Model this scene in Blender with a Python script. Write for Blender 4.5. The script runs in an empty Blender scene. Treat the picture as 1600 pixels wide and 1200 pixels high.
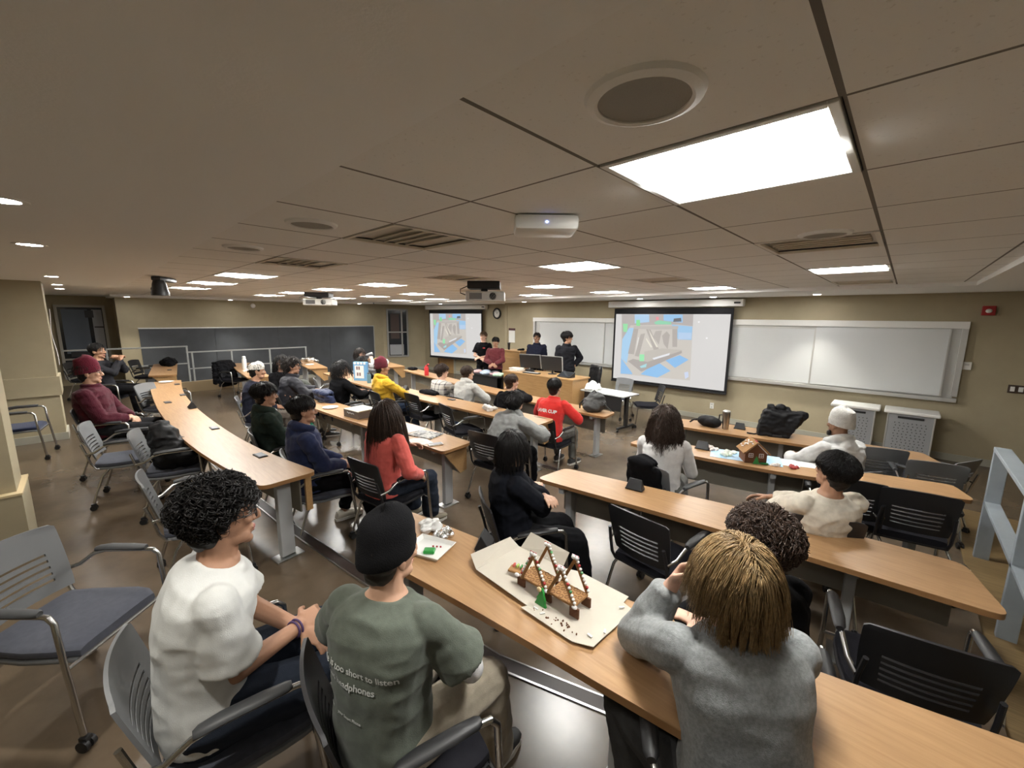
import bpy, bmesh, math, random
import numpy as np
from mathutils import Vector, Matrix, noise
SC = bpy.context.scene
COL = SC.collection
PI = math.pi

# ---------------------------------------------------------------- camera, world, exposure
YAW, PITCH, ROLL, FPX, CAMZ = 0.76051, 0.16252, 0.0084, 640.0, 2.22
def _axes():
    cp, sp, cr, sr = math.cos(PITCH), math.sin(PITCH), math.cos(ROLL), math.sin(ROLL)
    fwd, up, right = np.array([0, cp, -sp]), np.array([0, sp, cp]), np.array([1., 0, 0])
    r2, u2 = cr*right + sr*up, -sr*right + cr*up
    ca, sa = math.cos(YAW), math.sin(YAW)
    M = np.array([[ca, -sa, 0], [sa, ca, 0], [0, 0, 1]])
    return M @ r2, M @ u2, M @ fwd
RIGHT, UP, FWD = _axes()
cam_data = bpy.data.cameras.new('camera'); cam = bpy.data.objects.new('camera', cam_data); COL.objects.link(cam)
cam_data.sensor_fit = 'HORIZONTAL'; cam_data.sensor_width = 36; cam_data.lens = FPX/1600*36; cam_data.clip_start = 0.02
cam.matrix_world = Matrix(((RIGHT[0], UP[0], -FWD[0], 0), (RIGHT[1], UP[1], -FWD[1], 0), (RIGHT[2], UP[2], -FWD[2], CAMZ), (0, 0, 0, 1)))
SC.camera = cam
world = bpy.data.worlds.new('world'); SC.world = world; world.use_nodes = True
world.node_tree.nodes['Background'].inputs[0].default_value = (.55, .6, .7, 1)
world.node_tree.nodes['Background'].inputs[1].default_value = .05
SC.view_settings.view_transform = 'Standard'; SC.view_settings.look = 'None'
SC.view_settings.gamma = 1; SC.view_settings.use_curve_mapping = False
SC.view_settings.exposure = 1.84
SC.cycles.use_denoising = True
SC.cycles.max_bounces = 9; SC.cycles.diffuse_bounces = 7; SC.cycles.sample_clamp_indirect = 6
TROFFER, DOWNLIGHT = 26.0, 34.0        # emission of the ceiling fixtures

# measuring helpers: the direction a photo pixel looks in, met with a horizontal / vertical plane of the room
def ray(x, y):
    return RIGHT*(x-800)/FPX - UP*(y-600)/FPX + FWD
def pz(x, y, z):
    d = ray(x, y); t = (z-CAMZ)/d[2]; return np.array([d[0]*t, d[1]*t, z])
def pY(x, y, Y):
    d = ray(x, y); t = Y/d[1]; return np.array([d[0]*t, Y, CAMZ+d[2]*t])
def pX(x, y, X):
    d = ray(x, y); t = X/d[0]; return np.array([X, d[1]*t, CAMZ+d[2]*t])

# ---------------------------------------------------------------- materials
def mat(name, col, rough=.6, metal=0., bump=0., bscale=60., var=0., vscale=8., coat=0., spec=.5, stretch=None, emit=None, estr=0., sheen=0., trans=0., wear=None):
    m = bpy.data.materials.new(name); m.use_nodes = True
    nt = m.node_tree; N = nt.nodes; L = nt.links; b = N['Principled BSDF']
    c = (col[0], col[1], col[2], 1)
    b.inputs['Base Color'].default_value = c; b.inputs['Roughness'].default_value = rough
    b.inputs['Metallic'].default_value = metal; b.inputs['Coat Weight'].default_value = coat
    b.inputs['Specular IOR Level'].default_value = spec; b.inputs['Sheen Weight'].default_value = sheen
    b.inputs['Transmission Weight'].default_value = trans
    if emit: b.inputs['Emission Color'].default_value = (*emit, 1); b.inputs['Emission Strength'].default_value = estr
    if bump or var or stretch:
        tc = N.new('ShaderNodeTexCoord'); mp = N.new('ShaderNodeMapping'); L.new(tc.outputs['Object'], mp.inputs[0])
        if stretch: mp.inputs['Scale'].default_value = stretch
    if var:
        n = N.new('ShaderNodeTexNoise'); n.inputs['Scale'].default_value = vscale; n.inputs['Detail'].default_value = 5; n.inputs['Roughness'].default_value = .6
        L.new(mp.outputs[0], n.inputs[0]); r = N.new('ShaderNodeValToRGB')
        r.color_ramp.elements[0].position = .3; r.color_ramp.elements[1].position = .7
        w = wear or (col[0]*(1-var), col[1]*(1-var), col[2]*(1-var))
        r.color_ramp.elements[0].color = (*w, 1)
        r.color_ramp.elements[1].color = (min(1, col[0]*(1+var)), min(1, col[1]*(1+var)), min(1, col[2]*(1+var)), 1)
        L.new(n.outputs[0], r.inputs[0]); L.new(r.outputs[0], b.inputs['Base Color'])
    if bump:
        n2 = N.new('ShaderNodeTexNoise'); n2.inputs['Scale'].default_value = bscale; n2.inputs['Detail'].default_value = 3
        L.new(mp.outputs[0], n2.inputs[0]); bp = N.new('ShaderNodeBump'); bp.inputs['Strength'].default_value = bump; bp.inputs['Distance'].default_value = .01
        L.new(n2.outputs[0], bp.inputs['Height']); L.new(bp.outputs[0], b.inputs['Normal'])
    return m
_MC = {}
def cm(name, col, **k):
    if name not in _MC: _MC[name] = mat(name, col, **k)
    return _MC[name]
def cloth(name, col, **k):
    d = dict(rough=.9, bump=.16, bscale=320, var=.12, vscale=30, spec=.12, sheen=.12 if max(col) > .05 else 0.); d.update(k)
    return cm(name, col, **d)

# ---------------------------------------------------------------- mesh building
class MB:
    def __init__(s): s.v = []; s.f = []; s.n = 0
    def add(s, V, F):
        V = np.asarray(V, float); s.v.append(V); s.f += [tuple(i+s.n for i in f) for f in F]; s.n += len(V); return s
    def box(s, c, d, R=None, bev=0.):
        c = np.asarray(c, float); x, y, z = np.asarray(d, float)/2
        if bev <= 0:
            V = np.array([[-x,-y,-z],[x,-y,-z],[x,y,-z],[-x,y,-z],[-x,-y,z],[x,-y,z],[x,y,z],[-x,y,z]])
            F = [(0,3,2,1),(4,5,6,7),(0,1,5,4),(1,2,6,5),(2,3,7,6),(3,0,4,7)]
        else:
            bm = bmesh.new(); bmesh.ops.create_cube(bm, size=1)
            for v in bm.verts: v.co = (v.co.x*2*x, v.co.y*2*y, v.co.z*2*z)
            bmesh.ops.bevel(bm, geom=bm.edges[:], offset=min(bev, .45*min(2*x, 2*y, 2*z)), segments=2, profile=.5, affect='EDGES')
            bm.verts.index_update(); V = np.array([v.co[:] for v in bm.verts]); F = [tuple(v.index for v in f.verts) for f in bm.faces]; bm.free()
        if R is not None: V = V @ np.asarray(R).T
        return s.add(V + c, F)
    def loft(s, rings, cap=True, close=False):
        n = len(rings[0]); V = np.concatenate(rings); F = []; m = len(rings)
        for i in range(m if close else m-1):
            a, b = i*n, ((i+1) % m)*n
            for j in range(n): k = (j+1) % n; F.append((a+j, a+k, b+k, b+j))
        if cap and not close: F.append(tuple(range(n-1, -1, -1))); F.append(tuple(range((m-1)*n, m*n)))
        return s.add(V, F)
    def tube(s, pts, rad, n=8, cap=True, close=False):
        P = [np.asarray(p, float) for p in pts]; m = len(P); R = rad if hasattr(rad, '__len__') else [rad]*m; rings = []; u = None
        for i in range(m):
            if close: t = P[(i+1) % m]-P[i-1]
            else: t = P[min(i+1, m-1)]-P[max(i-1, 0)]
            t = t/(np.linalg.norm(t)+1e-12)
            if u is None:
                a = np.array([0, 0, 1.]) if abs(t[2]) < .9 else np.array([1., 0, 0]); u = np.cross(a, t)
            u = u-t*(u@t); u = u/(np.linalg.norm(u)+1e-12); w = np.cross(t, u)
            rings.append(np.array([P[i]+R[i]*(math.cos(2*PI*j/n)*u+math.sin(2*PI*j/n)*w) for j in range(n)]))
        return s.loft(rings, cap, close)
    def cyl(s, c, r, h, n=24, r2=None, axis=2):
        rings = []
        for z, q in ((0, r), (h, r if r2 is None else r2)):
            a = np.zeros((n, 3)); t = np.arange(n)*2*PI/n
            a[:, (axis+1) % 3] = q*np.cos(t); a[:, (axis+2) % 3] = q*np.sin(t); a[:, axis] = z; rings.append(a+np.asarray(c, float))
        return s.loft(rings)
    def lathe(s, prof, c=(0, 0, 0), n=24):
        t = np.arange(n)*2*PI/n
        return s.loft([np.stack([r*np.cos(t), r*np.sin(t), np.full(n, z)], 1)+np.asarray(c, float) for r, z in prof])
    def ell(s, c, r, R=None, n=16, m=10):
        V = [[0, 0, -1]]; F = []
        for i in range(1, m):
            ph = -PI/2+PI*i/m
            for j in range(n): V.append([math.cos(ph)*math.cos(2*PI*j/n), math.cos(ph)*math.sin(2*PI*j/n), math.sin(ph)])
        V.append([0, 0, 1]); top = len(V)-1
        for j in range(n): F.append((0, 1+(j+1) % n, 1+j)); F.append((top, 1+(m-2)*n+j, 1+(m-2)*n+(j+1) % n))
        for i in range(m-2):
            for j in range(n): k = (j+1) % n; F.append((1+i*n+j, 1+i*n+k, 1+(i+1)*n+k, 1+(i+1)*n+j))
        V = np.array(V)*np.asarray(r, float)
        if R is not None: V = V @ np.asarray(R).T
        return s.add(V+np.asarray(c, float), F)
    def cap(s, a, b, ra, rb, n=12):
        """rounded, tapered limb from a to b"""
        a, b = np.asarray(a, float), np.asarray(b, float); t = b-a; L = np.linalg.norm(t); t = t/(L+1e-9)
        pts, rr = [], []
        for k in (1., .8, .45, 0): pts.append(a-t*ra*k); rr.append(ra*math.sqrt(max(1-k*k, .0009)))
        for k in (.25, .5, .75): pts.append(a+t*L*k); rr.append(ra+(rb-ra)*k)
        for k in (0, .45, .8, 1.): pts.append(b+t*rb*k); rr.append(rb*math.sqrt(max(1-k*k, .0009)))
        return s.tube(pts, rr, n)
    def prism(s, poly, z0, z1):
        n = len(poly); V = [(x, y, z0) for x, y in poly]+[(x, y, z1) for x, y in poly]
        F = [tuple(range(n-1, -1, -1)), tuple(range(n, 2*n))]+[(i, (i+1) % n, n+(i+1) % n, n+i) for i in range(n)]
        return s.add(V, F)
    def grid(s, P):
        """open surface from an (m,n,3) array"""
        P = np.asarray(P, float); m, n = P.shape[:2]
        return s.add(P.reshape(-1, 3), [(i*n+j, i*n+j+1, (i+1)*n+j+1, (i+1)*n+j) for i in range(m-1) for j in range(n-1)])
    def xf(s, R=None, t=None):
        s.v = [(V @ np.asarray(R).T if R is not None else V)+(np.asarray(t, float) if t is not None else 0) for V in s.v]; return s
    def mesh(s, name):
        me = bpy.data.meshes.new(name); V = np.concatenate(s.v) if s.v else np.zeros((0, 3))
        me.from_pydata(V.tolist(), [], s.f); me.update(); return me
    def build(s, name, material, parent=None, smooth=True, bevel=0., solid=0., off=-1., loc=None, subsurf=0):
        me = s.mesh(name)
        if bevel or solid or subsurf:
            bm = bmesh.new(); bm.from_mesh(me)
            if solid:
                bmesh.ops.recalc_face_normals(bm, faces=bm.faces[:]); bmesh.ops.solidify(bm, geom=bm.faces[:], thickness=solid)
            if bevel:
                ed = [e for e in bm.edges if len(e.link_faces) == 2 and e.calc_face_angle(0) > .6]
                bmesh.ops.bevel(bm, geom=ed, offset=bevel, segments=2, profile=.5, affect='EDGES', clamp_overlap=True)
            bm.to_mesh(me); bm.free()
        return link(name, me, material, parent, smooth, loc)
def link(name, me, material, parent=None, smooth=True, loc=None):
    o = bpy.data.objects.new(name, me); COL.objects.link(o)
    if material is not None: me.materials.append(material)
    if smooth:
        me.polygons.foreach_set('use_smooth', [True]*len(me.polygons))
        try: me.set_sharp_from_angle(angle=math.radians(38))
        except Exception: pass
    if parent is not None: o.parent = parent
    if loc is not None: o.location = loc
    return o
def tag(o, label=None, cat=None, group=None, kind=None):
    if label: o['label'] = label
    if cat: o['category'] = cat
    if group: o['group'] = group
    if kind: o['kind'] = kind
    return o
def empty(name, loc=(0, 0, 0), rz=0., label=None, cat=None, group=None):
    o = bpy.data.objects.new(name, None); COL.objects.link(o); o.empty_display_size = .1
    o.location = loc; o.rotation_euler = (0, 0, rz); return tag(o, label, cat, group)
def kids(o): return list(o.children)
def dup(o, loc=None, rz=None, label=None, parent=None):
    c = o.copy(); COL.objects.link(c)
    if parent is not None: c.parent = parent
    for ch in kids(o): dup(ch, parent=c)
    if loc is not None: c.location = loc
    if rz is not None: c.rotation_euler = (0, 0, rz)
    if label: c['label'] = label
    return c
def rotz(a): c, s = math.cos(a), math.sin(a); return np.array([[c, -s, 0], [s, c, 0], [0, 0, 1.]])
def rotx(a): c, s = math.cos(a), math.sin(a); return np.array([[1., 0, 0], [0, c, -s], [0, s, c]])
def roty(a): c, s = math.cos(a), math.sin(a); return np.array([[c, 0, s], [0, 1., 0], [-s, 0, c]])
def remesh(mb, voxel, smooth=3, fold=0., fs=9., seed=0, name='m'):
    """fuse the overlapping closed shapes of mb into one skin, then press soft folds into it"""
    me = mb.mesh('tmp'); o = bpy.data.objects.new('tmp', me); COL.objects.link(o)
    r = o.modifiers.new('r', 'REMESH'); r.mode = 'VOXEL'; r.voxel_size = voxel
    if smooth:
        sm = o.modifiers.new('s', 'SMOOTH'); sm.factor = .5; sm.iterations = smooth
    dg = bpy.context.evaluated_depsgraph_get(); ev = o.evaluated_get(dg)
    out = bpy.data.meshes.new_from_object(ev, depsgraph=dg); out.name = name
    bpy.data.objects.remove(o); bpy.data.meshes.remove(me)
    if fold and len(out.vertices):
        n = len(out.vertices); co = np.empty(n*3); out.vertices.foreach_get('co', co); co = co.reshape(-1, 3)
        no = np.empty(n*3); out.vertices.foreach_get('normal', no); no = no.reshape(-1, 3)
        off = seed*7.31
        d = np.array([abs(noise.noise((p[0]*fs*.7+off, p[1]*fs*.7, p[2]*fs*1.3)))*-1.8+.75+.4*noise.noise((p[0]*fs*2.3, p[1]*fs*2.3+off, p[2]*fs*2.8)) for p in co])
        co += no*(d*fold)[:, None]
        out.vertices.foreach_set('co', co.ravel()); out.update()
    return out
# ---------------------------------------------------------------- room shell
Z0, Z1, Z2 = .25, .12, 0.          # the three floor tiers, back to front
CEIL, SOFF = 2.693, 2.645
M_WALL = mat('wall_paint', (.36, .31, .205), rough=.75, bump=.12, bscale=180, var=.05, vscale=3)
M_FLOOR = mat('polished_floor', (.118, .087, .058), rough=.26, bump=.03, bscale=14, var=.28, vscale=1.6, spec=.55)
M_BASE = mat('baseboard_vinyl', (.36, .35, .29), rough=.5)
M_DRYWALL = mat('ceiling_drywall', (.82, .815, .80), rough=.9, bump=.06, bscale=120)
M_NOSE = mat('nosing_rubber', (.035, .024, .02), rough=.45)
M_STEEL = mat('brushed_steel', (.55, .55, .54), rough=.3, metal=1.)
M_RAIL = mat('grey_painted_steel', (.30, .34, .37), rough=.4, var=.06)
M_WHITE = mat('white_enamel', (.75, .75, .72), rough=.45)
M_BLACK = mat('black_plastic', (.012, .012, .013), rough=.45)
M_DARKGLASS = mat('window_glass', (.02, .024, .03), rough=.08, spec=.6)
def ceiling_tile_mat():
    m = mat('ceiling_tile', (.80, .79, .765), rough=.95)
    nt = m.node_tree; N = nt.nodes; L = nt.links; b = N['Principled BSDF']
    tc = N.new('ShaderNodeTexCoord'); sx = N.new('ShaderNodeSeparateXYZ'); L.new(tc.outputs['Object'], sx.inputs[0])
    def M(op, a, bv=None):
        n = N.new('ShaderNodeMath'); n.operation = op
        for k, q in enumerate((a, bv)):
            if q is None: continue
            if isinstance(q, (int, float)): n.inputs[k].default_value = q
            else: L.new(q, n.inputs[k])
        return n.outputs[0]
    lines = []
    for ax, off in ((0, .767), (1, -1.187)):
        f = M('FRACT', M('DIVIDE', M('ADD', sx.outputs[ax], off+61), .61))
        d = M('ABSOLUTE', M('SUBTRACT', f, .5)); lines.append(M('GREATER_THAN', d, .4915 if ax else .4885))
    ln = M('MAXIMUM', lines[0], lines[1])
    n = N.new('ShaderNodeTexNoise'); n.inputs['Scale'].default_value = 90; n.inputs['Detail'].default_value = 4; L.new(tc.outputs['Object'], n.inputs[0])
    r = N.new('ShaderNodeValToRGB'); r.color_ramp.elements[0].position = .28; r.color_ramp.elements[1].position = .36
    r.color_ramp.elements[0].color = (.68, .665, .635, 1); r.color_ramp.elements[1].color = (.80, .79, .765, 1); L.new(n.outputs[0], r.inputs[0])
    mx = N.new('ShaderNodeMix'); mx.data_type = 'RGBA'; L.new(ln, mx.inputs[0]); L.new(r.outputs[0], mx.inputs[6]); mx.inputs[7].default_value = (.17, .155, .135, 1)
    L.new(mx.outputs[2], b.inputs['Base Color']); return m
M_TILE = ceiling_tile_mat()
def struct(name, mb, m, parent=None, smooth=False, bevel=0):
    o = mb.build(name, m, parent, smooth, bevel)
    if parent is None: o['kind'] = 'structure'
    return o
struct('floor', MB().box((-6.5, 3.5, -.1), (21.4, 14, .2)), M_FLOOR)
EDGE1 = [(-15.3, 4.95), (-13, 4.8), (-11, 4.62), (-9.9, 4.52), (-8.2, 4.36), (-6.8, 4.31), (-5, 4.35), (-3.5, 4.40), (-2, 4.52), (-1.2, 4.62), (-.35, 4.83), (.62, 5.08)]
EDGE0 = [(-15.3, 1.95), (-13, 1.75), (-11, 1.45), (-9.9, 1.35), (-8.2, 1.16), (-6.6, 1.10), (-5, 1.14), (-4, 1.20), (-3.28, 1.27), (-2.89, 1.31), (-1.5, 1.49), (-.5, 1.82), (.62, 2.12)]
struct('floor_middle_tier', MB().prism(EDGE1+[(.62, -2.4), (-15.3, -2.4)], -.01, Z1), M_FLOOR)
struct('floor_upper_tier', MB().prism(EDGE0+[(.62, -2.45), (-16.45, -2.45), (-16.45, 1.0), (-15.3, 1.0)], -.02, Z0), M_FLOOR)
def nosing(name, edge, z):
    b = MB(); e = np.array(edge); t = np.gradient(e, axis=0); t /= np.linalg.norm(t, axis=1)[:, None]; nrm = np.stack([t[:, 1], -t[:, 0]], 1)
    def strip(o0, o1, z0, z1, mb):
        a, c = e+nrm*o0, e+nrm*o1
        mb.loft([np.array([[*a[i], z0], [*c[i], z0], [*c[i], z1], [*a[i], z1]]) for i in range(len(e))])
    strip(-.004, .075, z-.03, z+.006, b); o = struct(name, b, M_NOSE)
    b = MB(); strip(.075, .087, z-.01, z+.008, b); strip(-.012, -.003, z-.04, z+.008, b); o2 = b.build('nosing_edge', M_STEEL, o, False)
nosing('trim_1', EDGE0[2:], Z0); nosing('trim_2', EDGE1[2:], Z1)
# walls
def wall(name, a, b, z0=0, z1=CEIL+.02, th=.16, m=M_WALL, base=None):
    a, b = np.array(a, float), np.array(b, float); t = (b-a)/np.linalg.norm(b-a); n = np.array([-t[1], t[0]])
    o = struct(name, MB().prism([tuple(a), tuple(b), tuple(b+n*th), tuple(a+n*th)], z0, z1), m)
    if base is not None:
        q = struct('baseboard_'+name.split('_', 1)[1], MB().prism([tuple(a-n*.012), tuple(b-n*.012), tuple(b), tuple(a)], base, base+.11), M_BASE)
    return o
wall('wall_front', (4, 9.43), (-9.3, 9.43), th=-.16)
struct('baseboard_front', MB().box((-2.65, 9.422, .055), (13.3, .016, .11)), M_BASE)
wall('wall_front_return', (-9.3, 9.42), (-9.3, 10.1), th=-.1)
wall('wall_front_alcove', (-9.2, 10.05), (-14.65, 10.05), th=-.16)
struct('baseboard_alcove', MB().box((-12, 10.042, .055), (5.3, .016, .11)), M_BASE)
wall('wall_corner', (-14.65, 10.05), (-15.3, 8.5), th=-.16)
wa, wb = np.array((-14.65, 10.05)), np.array((-15.3, 8.5))
struct('baseboard_corner', MB().box(((-14.965), 9.275, .055), (.016, 1.68, .11), R=rotz(-math.atan2(.65, 1.55))), M_BASE)
struct('wall_left', MB().box((-15.4, 4.63, 1.34), (.2, 7.78, 2.7)), M_WALL)
struct('baseboard_left', MB().box((-15.29, 4.6, .055), (.016, 7.7, .11)), M_BASE)
struct('wall_left_return', MB().box((-15.99, .80, 1.34), (1.3, .11, 2.7)), M_WALL)
struct('wall_entry', MB().box((-16.58, -.9, 1.34), (.16, 3.5, 2.7)), M_WALL)
struct('wall_back', MB().box((-6.5, -2.5, 1.34), (20.4, .16, 2.7)), M_WALL)
struct('wall_right', MB().box((3.3, 3.5, 1.34), (.16, 13, 2.7)), M_WALL)
# far pier on the left with its thickened band, near pier with a timber capped knee wall
p = struct('wall_pier_far', MB().box((-9.75, -1.4, 1.47), (.6, 2.16, 2.45)), M_WALL)
MB().box((-9.74, -1.39, 1.105), (.66, 2.20, .29)).build('wall_pier_band', M_WALL, p, False)
MB().box((-9.74, -1.39, .305), (.63, 2.19, .11)).build('pier_baseboard', M_BASE, p, False)
p = struct('wall_pier_near', MB().box((-5.22, -1.44, 1.47), (.42, 1.90, 2.45)), M_WALL)
MB().box((-5.22, -1.42, .52), (.56, 1.92, .54)).build('knee_wall', M_WALL, p, False)
MB().box((-5.22, -1.42, .797), (.57, 1.93, .016)).build('knee_wall_cap', mat('pale_timber', (.62, .50, .30), rough=.5), p, False)
# front pillar edge lines under screen and door beneath the left screen
d = struct('door_1', MB().box((-13.15, 10.03, 1.0), (.95, .05, 2.0)), mat('oak_door', (.34, .20, .08), rough=.5, var=.15, vscale=6, stretch=(1, 1, .12)))
MB().box((-13.66, 10.02, 1.02), (.07, .07, 2.06)).build('door_frame', mat('dark_oak', (.16, .08, .03), rough=.5), d, False)
MB().box((-12.64, 10.02, 1.02), (.07, .07, 2.06)).build('door_frame', M_BASE, d, False)
# window to the corridor on the angled wall
def corridor_window(name, c, rz, w, h, z, mull, m_in):
    R = rotz(rz); root = tag(bpy.data.objects.new(name, None), kind='structure'); COL.objects.link(root); root.location = (*c, z); root.rotation_euler = (0, 0, rz)
    f = .06; b = MB()
    for sx in (-1, 1): b.box((sx*(w/2-f/2), 0, h/2), (f, .1, h))
    for zz in (f/2, h-f/2): b.box((0, 0, zz), (w-2*f, .1, f))
    for kx, kz in mull:
        if kx is not None: b.box((kx*w, -.01, h/2), (.05, .06, h-2*f))
        else: b.box((0, -.01, kz*h), (w-2*f, .06, .045))
    b.build('window_frame', m_in, root, False)
    MB().box((0, .02, h/2), (w-2*f, .02, h-2*f)).build('pane', M_DARKGLASS, root, False)
    return root
M_FRAME = mat('window_frame_paint', (.30, .30, .28), rough=.5)
ang = math.atan2(-1.55, -.65)
w1 = corridor_window('window_1', (-15.05, 9.0), ang+PI, .85, 1.95, .55, [(.2, None), (None, .52)], M_FRAME)
# corridor seen through the panes: dark door, pale floor and lit strips
def behind(root, items):
    for nm, c, d, m in items: MB().box(c, d).build(nm, m, root, False)
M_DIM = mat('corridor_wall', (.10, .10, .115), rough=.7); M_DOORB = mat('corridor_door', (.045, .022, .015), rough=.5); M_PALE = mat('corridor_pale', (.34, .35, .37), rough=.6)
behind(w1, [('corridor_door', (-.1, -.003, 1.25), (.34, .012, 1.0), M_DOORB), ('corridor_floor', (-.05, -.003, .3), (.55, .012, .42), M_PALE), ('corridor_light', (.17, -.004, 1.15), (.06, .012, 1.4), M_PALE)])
w2 = corridor_window('window_2', (-16.48, .08), PI/2, .98, 2.02, .42, [(None, .27)], mat('pale_window_frame', (.42, .40, .34), rough=.5))
behind(w2, [('corridor_wall', (-.12, -.003, 1.3), (.5, .012, 1.2), mat('corridor_blue', (.11, .135, .17), rough=.6)), ('corridor_pale_panel', (.31, -.003, 1.3), (.2, .012, 1.2), M_PALE), ('corridor_sign', (.16, -.012, 1.78), (.17, .012, .2), M_BLACK),
            ('corridor_bench', (.05, -.012, .68), (.7, .012, .14), M_BLACK), ('corridor_bench', (-.15, -.012, .33), (.4, .012, .25), M_BLACK), ('corridor_handle', (.33, -.012, 1.42), (.2, .014, .035), M_BLACK)])
# ceiling: a grid of tiles that leaves the light and vent openings free, drywall round it
GX, GY, TS = -.767, 1.187, .61
LIT = [(0, 0), (-9, 0), (-12, 0), (-15, 0), (-3, 3), (-9, 3), (-12, 3), (-15, 3), (-18, 3), (0, 6), (-6, 6), (-12, 6), (-15, 6), (-18, 6), (-3, 9), (-6, 9), (-9, 9), (-15, 9), (-18, 9)]
VENT = [(-3, 0), (-6, 0), (0, 3), (-6, 3), (-3, 6), (-9, 6), (0, 9)]
holes = set(LIT+VENT)
b = MB(); XI = range(-22, 3); YI = range(-1, 11)
xs = sorted([-14.3]+[GX+TS*i for i in range(-22, 3)]+[.56]); ys = [.63]+[GY+TS*j for j in range(0, 11)]+[7.62]
for i in range(len(xs)-1):
    for j in range(len(ys)-1):
        ci, cj = math.floor(((xs[i]+xs[i+1])/2-GX)/TS), math.floor(((ys[j]+ys[j+1])/2-GY)/TS)
        if xs[i] >= .56 or (ci, cj) in holes: continue
        x1 = min(xs[i+1], .56)
        b.add([(xs[i], ys[j], CEIL), (xs[i], ys[j+1], CEIL), (x1, ys[j+1], CEIL), (x1, ys[j], CEIL)], [(0, 1, 2, 3)])
struct('ceiling', b, M_TILE)
b = MB()
b.box((-6.5, -.93, CEIL+.045), (20.4, 3.12, .1)); b.box((1.95, 3.55, SOFF+.06), (2.78, 13.4, .12)); b.box((-6.87, 8.9, SOFF+.06), (14.86, 2.56, .12)); b.box((-15.5, 4.1, SOFF+.06), (2.4, 6.96, .12))
struct('ceiling_drywall', b, M_DRYWALL)
struct('ceiling_plenum', MB().box((-6.5, 3.5, CEIL+.3), (20.4, 13.6, .04)), M_BLACK)

# ---------------------------------------------------------------- ceiling fixtures
M_LENS = mat('lit_lens', (.9, .9, .88), rough=.5, emit=(1., .985, .95), estr=TROFFER)
M_REFL = mat('reflector', (.62, .64, .62), rough=.5, bump=.1, bscale=300)
M_LED = mat('lit_downlight', (.9, .9, .9), emit=(1., .97, .95), estr=DOWNLIGHT)
def troffer(i, j):
    t = empty('ceiling_light', (GX+TS*(i+.5), GY+TS*(j+.5), CEIL), 0, None, 'ceiling light')
    h = TS/2-.006; b = MB()
    for sx in (-1, 1): b.box((sx*(h-.011), 0, .004), (.022, 2*h, .02)); b.box((0, sx*(h-.011), .004), (2*h-.044, .022, .02))
    b.build('frame', M_WHITE, t, False, .002)
    P = []
    for y, z in ((-.135, .02), (-.12, .006), (-.08, -.008), (0, -.014), (.08, -.008), (.12, .006), (.135, .02)): P.append([(-.265, y, z), (.265, y, z)])
    MB().grid(P).build('diffuser', M_LENS, t, True, solid=.003)
    b = MB()
    for s in (-1, 1):
        b.add([(-h+.02, s*(h-.02), .004), (h-.02, s*(h-.02), .004), (.268, s*.137, .055), (-.268, s*.137, .055)], [(0, 1, 2, 3)])
        b.add([(s*(h-.02), -h+.02, .004), (s*(h-.02), h-.02, .004), (s*.268, .137, .055), (s*.268, -.137, .055)], [(0, 1, 2, 3)])
    b.add([(-.268, -.137, .056), (.268, -.137, .056), (.268, .137, .056), (-.268, .137, .056)], [(0, 1, 2, 3)])
    b.build('reflector', M_REFL, t, False); return t
tro = {}
for q in LIT: tro[q] = troffer(*q) if not tro else dup(tro[LIT[0]], (GX+TS*(q[0]+.5), GY+TS*(q[1]+.5), CEIL))
TL = {(0, 0): 'large lit ceiling light right above the nearest desks, biggest in the photo', (-9, 0): 'lit ceiling light over the curved desk, nearest of the row by the black camera', (-12, 0): 'lit ceiling light over the curved desk, middle of the row by the black camera', (-15, 0): 'lit ceiling light just behind the black ceiling camera, farthest of its row',
      (-3, 3): 'lit ceiling light just beyond the white projector box', (-9, 3): 'lit ceiling light midway between the two hanging projectors, nearest one', (-12, 3): 'lit ceiling light right of the small white projector, in front of the board wall', (-15, 3): 'lit ceiling light just left of and behind the small white projector', (-18, 3): 'lit ceiling light nearest the grey board, left of the small white projector',
      (0, 6): 'lit ceiling light on the right, between two dark vents near the front wall', (-6, 6): 'lit ceiling light to the right of the black mounted projector, nearer of two', (-12, 6): 'lit ceiling light left of the black mounted projector, nearer one', (-15, 6): 'lit ceiling light in the row left of the black projector, second in depth', (-18, 6): 'lit ceiling light directly right of the small white projector, against the board wall',
      (-3, 9): 'lit ceiling light above the right projection screen, at its right end', (-6, 9): 'lit ceiling light in front of the whiteboard, left of the right screen', (-9, 9): 'lit ceiling light to the right of the black projector, nearest the front wall', (-15, 9): 'lit ceiling light above the left projection screen', (-18, 9): 'lit ceiling light above the corridor window in the far corner'}
for q, o in tro.items(): o['label'] = TL[q]; o['group'] = 'lit ceiling lights'
M_SLAT = mat('vent_slat', (.70, .66, .58), rough=.5); M_VENTIN = mat('vent_inside', (.60, .57, .52), rough=.8)
def vent(i, j):
    t = empty('air_vent', (GX+TS*(i+.5), GY+TS*(j+.5), CEIL), 0, None, 'air vent', 'unlit ceiling vents')
    h = TS/2-.006; b = MB()
    for sx in (-1, 1): b.box((sx*(h-.012), 0, .002), (.024, 2*h, .016)); b.box((0, sx*(h-.012), .002), (2*h-.048, .024, .016))
    b.build('frame', M_SLAT, t, False)
    for k in (-.12, -.04, .04, .12): MB().box((0, k, .01), (.5, .03, .006), R=rotx(.6)).build('slat', M_SLAT, t, False)
    MB().box((0, 0, .024), (2*h, 2*h, .006)).build('backing', M_VENTIN, t, False); return t
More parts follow.
